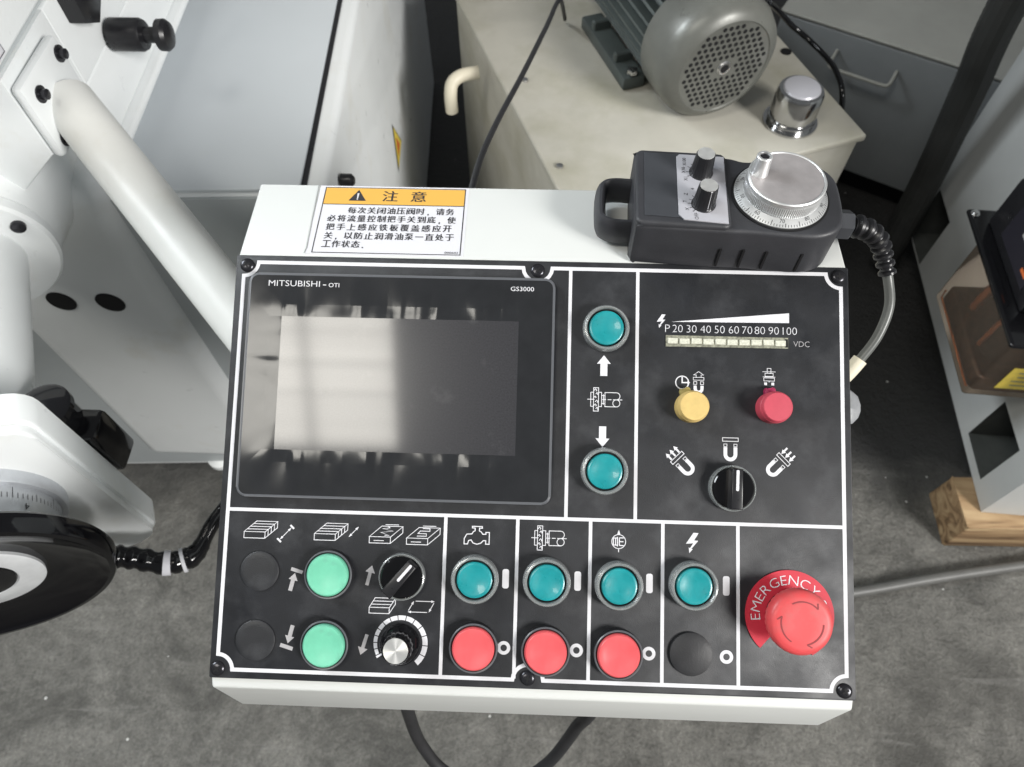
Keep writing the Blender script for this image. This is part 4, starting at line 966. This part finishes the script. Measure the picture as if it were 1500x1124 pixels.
# saddle above the bed
XS = -0.51
MS_ = Matrix.Translation((XS, 0.3835, 0)) @ Matrix.Rotation(R(2.2), 4, 'Z')
mbox('saddle', -0.7, 0, 0.115, 1.3, 0.838, 0.910, M['mach_white'], 0.003, MS_)
bm = BM(); prism(bm, [(-0.7, 0.8385), (-0.085, 0.8385), (0, 0.9105), (0, 1.0), (-0.7, 1.0)], -0.1149, 0.0, bev=0.003)
obj('saddle_nose', bm, M['mach_white'], mach, MS_ @ Matrix.Rotation(R(90), 4, 'X'))
mbox('saddle_body', -0.7, 0, 0.1155, 1.3, 0.9105, 1.000, M['mach_white'], 0.002, MS_)
mbox('slideway', -0.6, -0.09, 0.16, 0.80, 0.7925, 0.838, M['mach_grey'], 0.0, MS_, seg=1)
mbox('saddle_lip', -0.05, 0.013, 0.118, 1.3, 0.826, 0.8375, M['mach_white'], 0.004, MS_)
mbox('seam_strip', -0.7, -0.004, 0.0, 1.3, 1.0005, 1.0065, M['mach_grey'], 0.0, MS_, seg=1)
mbox('table', -0.7, 0.002, -0.02, 1.3, 1.007, 1.13, M['mach_white'], 0.004, MS_)
bm = BM(); box(bm, (0.0030, -0.006 + 0.016, 1.034), (0.0012, 0.032, 0.044), 0.0); rp = obj('rating_plate', bm, M['sticker'], mach, MS_, smooth=0)
def rp_text(bm):
    m_ = Matrix.Translation((0.0040, 0.010, 1.034)) @ Matrix.Rotation(R(90), 4, 'Z') @ Matrix.Rotation(R(90), 4, 'X')
    tb = BM(); stroke(tb, [(-0.014, -0.020), (0.014, -0.020), (0.014, 0.020), (-0.014, 0.020)], 0.0008, 0, True)
    text_into(tb, '1 7', 0.006, -0.013, None, 0.004); text_into(tb, 'GT', 0.006, -0.004, None, 0.004)
    bmesh.ops.transform(tb, matrix=m_, verts=tb.verts); me = bpy.data.meshes.new('t'); tb.to_mesh(me); tb.free(); bm.from_mesh(me); bpy.data.meshes.remove(me)
bm = BM(); rp_text(bm); obj('lettering', bm, M['ink'], rp, MS_, smooth=0)
RX = Matrix.Rotation(R(90), 4, 'Y')
bm = BM(); lathe(bm, [(0.013, 0), (0.013, 0.004), (0.0185, 0.0045), (0.0185, 0.038), (0.0165, 0.042), (0.009, 0.043), (0.009, 0.060), (0.0175, 0.0605), (0.0178, 0.068), (0.0150, 0.072), (0.006, 0.075)], 40, Matrix.Translation((XS - 0.005, 0.588, 0.915)) @ RX)
obj('latch_knob', bm, M['black_plastic'], mach, label='black spring plunger knob')
bm = BM(); lathe(bm, [(0.026, 0), (0.026, 0.022), (0.020, 0.025)], 6, Matrix.Translation((XS - 0.008, 0.553, 0.978)) @ RX); obj('hex_cap', bm, M['black_plastic'], mach)
bm = BM(); tube(bm, [(XS - 0.002, 0.615, 0.955), (XS + 0.02, 0.66, 0.965), (XS + 0.03, 0.72, 0.985)], 0.008, 12); obj('hook', bm, M['black_plastic'], mach)
# arm plate with its bolts
bm = BM(); box(bm, (XS + 0.008, 0.427, 0.950), (0.012, 0.090, 0.082), 0.005, 2); ap = obj('mounting_plate', bm, M['mach_white'], mach)
for y, z in ((0.4615, 0.9755), (0.4035, 0.9705), (0.4615, 0.925), (0.398, 0.922)):
    bm = BM(); lathe(bm, [(0.0085, 0.0), (0.0085, 0.0015), (0.0052, 0.0018), (0.0052, 0.007), (0.0040, 0.0078)], 24, Matrix.Translation((XS + 0.014, y, z)) @ RX); obj('bolt', bm, M['screw'], ap)
# cross-feed drive: coaxial tube, flange, gear housing, collar, handwheel
AX = Vector((0.3965, -0.918, 0)).normalized(); WC = Vector((-0.4639, -0.0482, 0.8241))
def along(off):  # frame whose z axis runs towards the operator, origin on the drive axis 'off' behind the wheel
    z = AX; x = Vector((-AX.y, AX.x, 0)); y = z.cross(x)
    m = Matrix((x, y, z)).transposed().to_4x4(); m.translation = WC - AX * off; return m
bm = BM(); lathe(bm, [(0.0495, 0), (0.0495, 0.29)], 56, along(0.40)); obj('drive_tube', bm, M['mach_white'], mach)
bm = BM(); lathe(bm, [(0.070, 0), (0.083, 0.003), (0.083, 0.016), (0.080, 0.020), (0.052, 0.021)], 56, along(0.413)); fl = obj('flange', bm, M['mach_white'], mach)
bm = BM(); lathe(bm, [(0.125, 0), (0.115, 0.08), (0.100, 0.15), (0.086, 0.20), (0.081, 0.226)], 56, along(0.64)); obj('neck', bm, M['mach_white'], mach)
bm = BM(); lathe(bm, [(0.0075, 0), (0.0075, 0.005), (0.004, 0.007)], 24, along(0.394) @ Matrix.Translation((0.062, 0.030, 0.0))); obj('bolt', bm, M['screw'], fl)
Hm = along(0.116)
bm = BM(); prism(bm, rrect(-0.094, -0.165, 0.096, 0.097, 0.022, 5), 0, 0.0285, bev=0.003, seg=3); gh = obj('gear_housing', bm, M['mach_white'], mach, Hm)
bm = BM(); prism(bm, rrect(-0.091, -0.162, 0.093, 0.094, 0.020, 5), 0.0290, 0.0375, bev=0.003, seg=3); obj('housing_cover', bm, M['mach_white'], gh, Hm)
bm = BM(); lathe(bm, [(0.022, 0), (0.022, 0.070), (0.025, 0.071), (0.025, 0.078), (0.022, 0.080)], 40, Matrix.Translation((-0.4560, 0.1180, 0.770)))
box(bm, (-0.455, 0.116, 0.785), (0.076, 0.036, 0.070), 0.005)
obj('oil_cap', bm, M['black_gloss'], mach, label='glossy black cap behind the gear housing')
bm = BM(); lathe(bm, [(0.071, 0), (0.071, 0.010), (0.070, 0.012), (0.0655, 0.0125), (0.0655, 0.052), (0.060, 0.055)], 72, along(0.0785)); gc = obj('graduated_collar', bm, M['collar'], mach)
bm = BM(); mt = along(0.0785)
for k in range(100):
    a = 2 * math.pi * k / 100; ln = 0.010 if k % 10 == 0 else (0.007 if k % 5 == 0 else 0.005); h = 0.004; r_ = 0.0658
    q = [bm.verts.new(mt @ Vector((r_ * math.cos(a + s_ * h), r_ * math.sin(a + s_ * h), 0.024 - t * ln))) for s_, t in ((-1, 0), (1, 0), (1, 1), (-1, 1))]; bm.faces.new(q)
for k, s_ in enumerate(('0', '1', '2', '3', '4', '5', '6', '7', '8', '9')):
    a = R(90 - 36 * (k - 2) + 8); tb = BM(); text_into(tb, s_, 0, 0, None, 0.006)
    tr = mt @ Matrix.Rotation(a, 4, 'Z') @ Matrix.Translation((0.0659, 0, 0.031)) @ Matrix.Rotation(R(90), 4, 'Y') @ Matrix.Rotation(R(90), 4, 'Z')
    bmesh.ops.transform(tb, matrix=tr, verts=tb.verts); me = bpy.data.meshes.new('t'); tb.to_mesh(me); tb.free(); bm.from_mesh(me); bpy.data.meshes.remove(me)
obj('scale_marking', bm, M['ink'], gc, smooth=0)
Wm = along(0.0205)
bm = BM(); lathe(bm, [(0.030, -0.006), (0.095, 0.0), (0.1035, 0.0015), (0.1055, 0.004), (0.1055, 0.0165), (0.1035, 0.0200), (0.099, 0.0206), (0.090, 0.0150), (0.060, 0.008), (0.040, 0.008)], 96, Wm)
hw = obj('handwheel', bm, M['wheel'], mach, label='glossy black handwheel with a silver hub ring')
bm = BM(); lathe(bm, [(0.0505, 0.0070), (0.0510, 0.0110), (0.0495, 0.0120), (0.0310, 0.0120), (0.0300, 0.0110)], 72, Wm); obj('hub_ring', bm, M['bright_alu'], hw)
bm = BM(); lathe(bm, [(0.0305, 0.010), (0.0290, 0.0125), (0.022, 0.0130), (0.004, 0.0130)], 56, Wm); obj('hub_cap', bm, M['black_gloss'], hw)

# support arm carrying the console
A0 = Vector((XS + 0.012, 0.4361, 0.9369)); A1 = Vector((-0.2697, 0.1932, 0.8713)); A2 = A0 + (A1 - A0) * 1.62
bm = BM(); tube(bm, [A0 + (A2 - A0) * t for t in (0, 0.02, 0.35, 0.7, 1.0)], 0.0268, 40)
arm = tag(obj('support_arm', bm, M['arm']), 'thick white tube running diagonally from the machine to behind the console', 'support arm')

# harness at the left
hb = thing('wire_harness', 'short black wire harness with white tags beside the black handwheel', 'cable', (-0.37, 0.03, 0.0))
HP = smooth_path([(-0.4187, 0.0179, 0.7224), (-0.4001, 0.0199, 0.7114), (-0.3737, 0.0197, 0.6988), (-0.3504, 0.0315, 0.6936), (-0.3377, 0.0611, 0.6995), (-0.3208, 0.0903, 0.705), (-0.27, 0.115, 0.77), (-0.19, 0.11, 0.879)], 8)
bm = BM(); tube(bm, HP, 1, 14, rad=lambda i, n: (0.0105 if i < 26 else 0.0078) * (1.0 + 0.16 * ((i // 2) % 2) * (i < 30))); obj('sleeve', bm, M['black_gloss'], hb)
for i, j in ((15, 17), (20, 21)):
    bm = BM(); tube(bm, HP[i:j + 1], 0.0130, 16); obj('tag', bm, M['sticker'], hb, label='white tag wrapped round the sleeve')

# ================================================================== HYDRAULIC TANK, MOTOR
TA = Vector((0.5569, 0.8177, 0)); ty = R(20.8)
MT = Matrix.Translation(TA) @ Matrix.Rotation(ty, 4, 'Z')     # origin front-right, x right, y back
tank = thing('hydraulic_tank', 'oil stained cream steel tank behind the console, carrying the grey motor', 'tank', (0.25, 1.0, 0))
mbox('shell', -0.535, -0.006, 0.006, 0.66, 0.02, 0.586, M['tank'], 0.006, MT, tank)
mbox('lid', -0.542, 0.0, 0.0, 0.67, 0.5865, 0.600, M['tank'], 0.004, MT, tank)
FC = Matrix.Translation((0.4310, 0.8500, 0.600))
fc = BM(); lathe(fc, [(0.046, 0), (0.046, 0.004), (0.040, 0.0045), (0.041, 0.012), (0.0375, 0.014)], 48, FC); fo = obj('filler_cap', fc, M['chrome'], tank, label='shiny chrome breather cap on the lid')
bm = BM(); lathe(bm, [(0.0365, 0.012), (0.039, 0.020), (0.0385, 0.058), (0.036, 0.064), (0.030, 0.0655)], 48, FC, mod=lambda k, z: 1.0 - (0.05 if (0.018 < z < 0.05 and k % 8 < 4) else 0)); obj('cap_body', bm, M['chrome'], fo)
bm = BM(); lathe(bm, [(0.031, 0.065), (0.029, 0.068), (0.02, 0.070), (0.001, 0.0708)], 48, FC); obj('cap_disc', bm, M['silver_label'], fo)
bm = BM(); lathe(bm, [(0.010, 0), (0.010, 0.0015)], 20, Matrix.Translation((0.4565, 1.045, 0.600))); obj('plug_hole', bm, M['dark'], tank)
bm = BM(); lathe(bm, [(0.018, 0), (0.020, 0.012), (0.014, 0.022), (0.003, 0.025)], 28, MT @ Matrix.Translation((-0.004, 0.075, 0.545)) @ RX); obj('level_plug', bm, M['mach_grey'], tank)
bm = BM(); tube(bm, smooth_path([(-0.118, 1.035, 0.555), (-0.150, 1.028, 0.553), (-0.1685, 1.016, 0.545), (-0.173, 1.005, 0.525), (-0.173, 1.003, 0.490)], 7), 0.0125, 16)
tag(obj('drain_elbow', bm, M['cream_pvc'], tank), 'cream plastic drain elbow')
for x, y in ((-0.52, 0.10), (-0.50, 0.33)):
    bm = BM(); lathe(bm, [(0.006, 0), (0.006, 0.004), (0.003, 0.005)], 6, MT @ Matrix.Translation((x, y, 0.600))); obj('bolt', bm, M['steel'], tank)

MZ = 0.7042
motor = thing('electric_motor', 'grey finned electric motor with perforated fan cover standing on the cream tank', 'motor', (0.28, 0.92, 0.6))
mx_ = Vector((math.sin(ty), -math.cos(ty), 0))                 # axis towards the operator
def mot(off):
    z = mx_; x = Vector((math.cos(ty), math.sin(ty), 0)); y = z.cross(x); y = Vector((0, 0, 1)); x = y.cross(z)
    m = Matrix((x, y, z)).transposed().to_4x4(); m.translation = Vector((0.2932, 0.8428, MZ)) - mx_ * off; return m
Mm = mot(0.0) @ Matrix.Scale(1.19, 4)
bm = BM(); lathe(bm, [(0.0845, -0.082), (0.0865, -0.078), (0.0865, -0.028), (0.082, -0.012), (0.073, -0.003), (0.066, 0.0), (0.0645, -0.0015), (0.062, -0.0015), (0.001, -0.0010)], 72, Mm)
fcv = obj('fan_cover', bm, M['motor'], motor)
bm = BM(); pitch = 0.0088
for i in range(-8, 9):
    for j in range(-8, 9):
        x = (i + (0.5 if j % 2 else 0)) * pitch; y = j * pitch * 0.92; r_ = math.hypot(x, y)
        if 0.0155 < r_ < 0.0600: lathe(bm, [(0.0029, 0), (0.0029, 0.0004)], 10, Mm @ Matrix.Translation((x, y, -0.0013)))
vh = obj('vent_hole', bm, M['dark'], fcv, smooth=0)
bm = BM(); lathe(bm, [(0.010, -0.0012), (0.0085, 0.001), (0.0065, 0.0012), (0.006, -0.0002)], 28, Mm); obj('centre_boss', bm, M['steel'], fcv)
bm = BM(); lathe(bm, [(0.0058, 0.0), (0.0058, 0.0004)], 20, Mm); obj('centre_hole', bm, M['dark'], fcv)
bm = BM(); nf = 34
def finmod(k, z): return 1.0 if k % 4 in (0, 1) else 0.74
lathe(bm, [(0.0835, -0.36), (0.0835, -0.083)], nf * 4, Mm, mod=finmod)
obj('finned_body', bm, M['motor_fin'], motor, smooth=20)
for sx in (-1, 1):
    bm = BM(); box(bm, (sx * 0.074, -0.076, -0.19), (0.036, 0.020, 0.17), 0.004, 2, Mm)
    for z_ in (-0.235, -0.150): box(bm, (sx * 0.074, -0.060, z_), (0.030, 0.016, 0.010), 0.002, 1, Mm)
    ft = obj('foot', bm, M['motor_fin'], motor)
    bm = BM(); lathe(bm, [(0.008, 0), (0.008, 0.006), (0.005, 0.007)], 6, Mm @ Matrix.Translation((sx * 0.076, -0.0635, -0.112)) @ Matrix.Rotation(R(-90), 4, 'X')); obj('bolt', bm, M['steel'], ft)
bm = BM(); box(bm, (0.095, 0.05, -0.22), (0.09, 0.07, 0.10), 0.006, 2, Mm); obj('terminal_box', bm, M['motor_fin'], motor)
bm = BM(); tube(bm, smooth_path([(0.400, 1.050, 0.690), (0.430, 1.075, 0.660), (0.4640, 1.080, 0.630), (0.4980, 1.065, 0.612), (0.5250, 1.020, 0.606), (0.535, 0.975, 0.606), (0.541, 0.93, 0.590), (0.560, 0.90, 0.50)], 8), 0.0050, 12)
obj('lead', bm, M['black_gloss'], motor, label='black lead curving over the tank corner')

bm = BM(); tube(bm, smooth_path([(0.045, 1.12, 0.612), (0.0292, 0.9805, 0.7321), (0.0061, 0.7989, 0.798), (-0.0249, 0.6492, 0.825), (-0.0502, 0.5228, 0.8544), (-0.0634, 0.4206, 0.8863), (-0.0664, 0.326, 0.9225), (-0.0644, 0.2437, 0.95), (-0.060, 0.18, 0.955)], 8), 0.0036, 12)
tag(obj('thin_cable', bm, M['black_rubber']), 'thin black cable draped over the cream tank down to the console back', 'cable')

# ================================================================== RIGHT SIDE
# cabinet with wire handle
fdir = Vector((0.865, -0.501, 0)).normalized(); yawc = math.atan2(fdir.y, fdir.x)
MC = Matrix.Translation((0.8181, 1.2808, 0)) @ Matrix.Rotation(yawc, 4, 'Z')
cab = thing('coolant_cabinet', 'blue grey sheet steel cabinet with a wire handle, behind the tank', 'cabinet', (0.9, 1.5, 0))
mbox('shell', -0.30, 0.75, 0.0, 0.9, 0.10, 0.444, M['cab'], 0.008, MC, cab)
mbox('top', -0.303, 0.753, -0.003, 0.9, 0.4445, 0.452, M['cab_top'], 0.003, MC, cab)
mbox('plinth', -0.26, 0.70, 0.08, 0.85, 0.0, 0.099, M['black_plastic'], 0.0, MC, cab, 1)
bm = BM(); tube(bm, smooth_path([(-0.150, -0.002, 0.400), (-0.150, -0.03, 0.392), (-0.146, -0.042, 0.382), (-0.10, -0.042, 0.380), (-0.07, -0.042, 0.380), (-0.03, -0.042, 0.380), (-0.014, -0.040, 0.382), (-0.010, -0.03, 0.390), (-0.010, -0.002, 0.396)], 5), 0.004, 10)
obj('handle', bm, M['cab_top'], cab, MC)
bm = BM(); tube(bm, smooth_path([(0.772, 1.0, 1.15), (0.7774, 1.0, 0.7412), (0.8143, 1.02, 0.546), (0.846, 1.03, 0.3467), (0.862, 1.035, 0.2), (0.868, 1.03, 0.05)], 40), 0.031, 16, rad=lambda i, n: 1.0 + 0.022 * (i % 2))
tag(obj('corrugated_hose', bm, M['hose_black'], smooth=20), 'thick black corrugated hose hanging beside the grey machine base', 'hose')

# grey machine base with rectangular lifting holes
d_ = Vector((0.0473, 0.7531, 0)).normalized(); yawr = math.atan2(d_.y, d_.x) - math.pi / 2
MR = Matrix.Translation((0.8757, 0.3469, 0)) @ Matrix.Rotation(yawr, 4, 'Z')   # x into the machine, y away
rm = thing('machine_base', 'grey cast machine base with square lifting holes, raised on timber', 'machine', (1.1, 0.8, 0.1))
def face_with_holes(bm, y0, y1, z0, z1, holes, depth):
    ys = sorted({y0, y1, *[h[0] for h in holes], *[h[1] for h in holes]}); zs = sorted({z0, z1, *[h[2] for h in holes], *[h[3] for h in holes]})
    V = {(y, z): bm.verts.new((0, y, z)) for y in ys for z in zs}
    for a, b in zip(ys[:-1], ys[1:]):
        for c, d in zip(zs[:-1], zs[1:]):
            if any(h[0] <= a and b <= h[1] and h[2] <= c and d <= h[3] for h in holes): continue
            bm.faces.new((V[a, c], V[a, d], V[b, d], V[b, c]))
    for h in holes:
        q = [(h[0], h[2]), (h[1], h[2]), (h[1], h[3]), (h[0], h[3])]
        In = [bm.verts.new((depth, *p)) for p in q]
        for k in range(4): bm.faces.new((V[q[k]], V[q[(k + 1) % 4]], In[(k + 1) % 4], In[k])).material_index = 1
        bm.faces.new(In).material_index = 1
    # front, bottom, back, top
    for (a, b) in (((y0, z0), (y0, z1)), ((y1, z0), (y1, z1))):
        bm.faces.new((V[a], V[b], bm.verts.new((0.8, *b)), bm.verts.new((0.8, *a))))
    for z in (z0, z1): bm.faces.new((bm.verts.new((0.0, y0, z)), bm.verts.new((0.0, y1, z)), bm.verts.new((0.8, y1, z)), bm.verts.new((0.8, y0, z))))
bm = BM(); face_with_holes(bm, 0.0, 0.755, 0.1, 1.02, [(0.058, 0.160, 0.123, 0.252), (0.622, 0.725, 0.105, 0.247)], 0.22)
obj('casting', bm, [M['column'], M['casting_inside']], rm, MR, smooth=0)
# timber packing
def timber(bm):
    box(bm, (0, 0, 0), (0.70, 0.110, 0.098), 0.004, 2)
    for v in bm.verts: v.co += Vector((random.uniform(-.002, .002), random.uniform(-.002, .002), random.uniform(-.002, .002)))
bm = BM(); timber(bm)
tag(obj('timber_block', bm, M['wood'], None, Matrix.Translation((1.191, 0.372, 0.0505)) @ Matrix.Rotation(R(0.8), 4, 'Z')), 'rough sawn timber block under the grey machine base', 'timber')

# lubrication pump with smoked reservoir
lp_ = thing('lubrication_pump', 'smoked amber oil reservoir with black motor lid bolted to the grey machine base', 'pump', (0.81, 0.57, 0.34))
ML = Matrix.Translation((0.744, 0.464, 0.342)) @ Matrix.Rotation(yawr, 4, 'Z')
bm = BM(); box(bm, (0.062, 0.110, 0.074), (0.124, 0.220, 0.148), 0.008, 4)
rs = obj('reservoir', bm, M['amber'], lp_, ML)
bm = BM(); box(bm, (0.066, 0.110, 0.026), (0.104, 0.200, 0.040), 0.008, 3); obj('oil', bm, M['oil'], rs, ML)
bm = BM(); tube(bm, [(0.007, 0.012, 0.014), (0.007, 0.205, 0.014), (0.007, 0.208, 0.030)], 0.0026, 10); tube(bm, [(0.030, 0.075, 0.05), (0.030, 0.075, 0.145)], 0.005, 10); tube(bm, [(0.045, 0.155, 0.05), (0.045, 0.155, 0.145)], 0.009, 12); obj('copper_tube', bm, M['copper'], rs, ML)
bm = BM(); box(bm, (0.066, 0.142, 0.1535), (0.142, 0.296, 0.010), 0.006, 3); lid = obj('lid', bm, M['black_gloss'], lp_, ML)
bm = BM(); box(bm, (0.082, 0.160, 0.209), (0.120, 0.200, 0.100), 0.005, 2); mb_ = obj('motor_cover', bm, M['black_plastic'], lp_, ML)
bm = BM(); box(bm, (0.0214, 0.150, 0.214), (0.0008, 0.120, 0.070)); lv = obj('maker_label', bm, M['label_violet'], mb_, ML, smooth=0)
bm = BM()
for y, z, a, b in ((0.120, 0.222, 0.018, 0.016), (0.150, 0.226, 0.016, 0.010)):
    box(bm, (0.0207, y + 0.01, z), (0.0005, a, b))
obj('label_print', bm, M['print_grey'], lv, ML, smooth=0)
bm = BM(); box(bm, (0.0206, 0.110, 0.196), (0.0005, 0.020, 0.006)); obj('orange_print', bm, M['orange'], lv, ML, smooth=0)
for x, y in ((0.005, 0.276), (0.030, 0.004), (0.10, 0.004)):
    bm = BM(); lathe(bm, [(0.0075, 0), (0.0075, 0.0012), (0.0048, 0.0014), (0.0048, 0.005)], 20, ML @ Matrix.Translation((x, y, 0.1588))); obj('screw', bm, M['steel'], lid)
bm = BM(); lathe(bm, [(0.016, 0), (0.016, 0.02), (0.013, 0.022)], 28, ML @ Matrix.Translation((0.085, 0.03, 0.1585))); obj('filler_plug', bm, M['copper'], lid)
bm = BM(); box(bm, (0.080, -0.0008, 0.062), (0.082, 0.0008, 0.060)); yl = obj('yellow_label', bm, M['label_yellow'], rs, ML, smooth=0)
bm = BM()
for k in range(4): box(bm, (0.082, -0.0016, 0.080 - 0.012 * k), (0.058 - 0.008 * (k % 2), 0.0005, 0.0026))
obj('label_print', bm, M['cream_frame'], yl, ML, smooth=0)

# floor hose and hanging loop
bm = BM(); tube(bm, smooth_path([(-0.2, 0.26, 0.014), (0.1, 0.20, 0.014), (0.40, 0.170, 0.014), (0.6412, 0.2081, 0.014), (0.80, 0.240, 0.014), (0.9926, 0.2739, 0.014), (1.4, 0.34, 0.014)], 8), 0.0105, 14)
tag(obj('floor_hose', bm, M['hose']), 'dull grey hose lying on the concrete in front of the timber block', 'hose')
bm = BM(); tube(bm, smooth_path([(-0.1037, -0.05, 0.87), (-0.1050, -0.100, 0.770), (-0.1071, -0.1164, 0.7018), (-0.0993, -0.1368, 0.6423), (-0.0739, -0.1577, 0.6055), (-0.0188, -0.1645, 0.5997), (0.0211, -0.1469, 0.6326), (0.047, -0.119, 0.6956), (0.0582, -0.1054, 0.7504), (0.06, -0.05, 0.87)], 8), 0.0058, 14)
tag(obj('cable_loop', bm, M['black_rubber']), 'black cable looping down below the front edge of the console', 'cable')
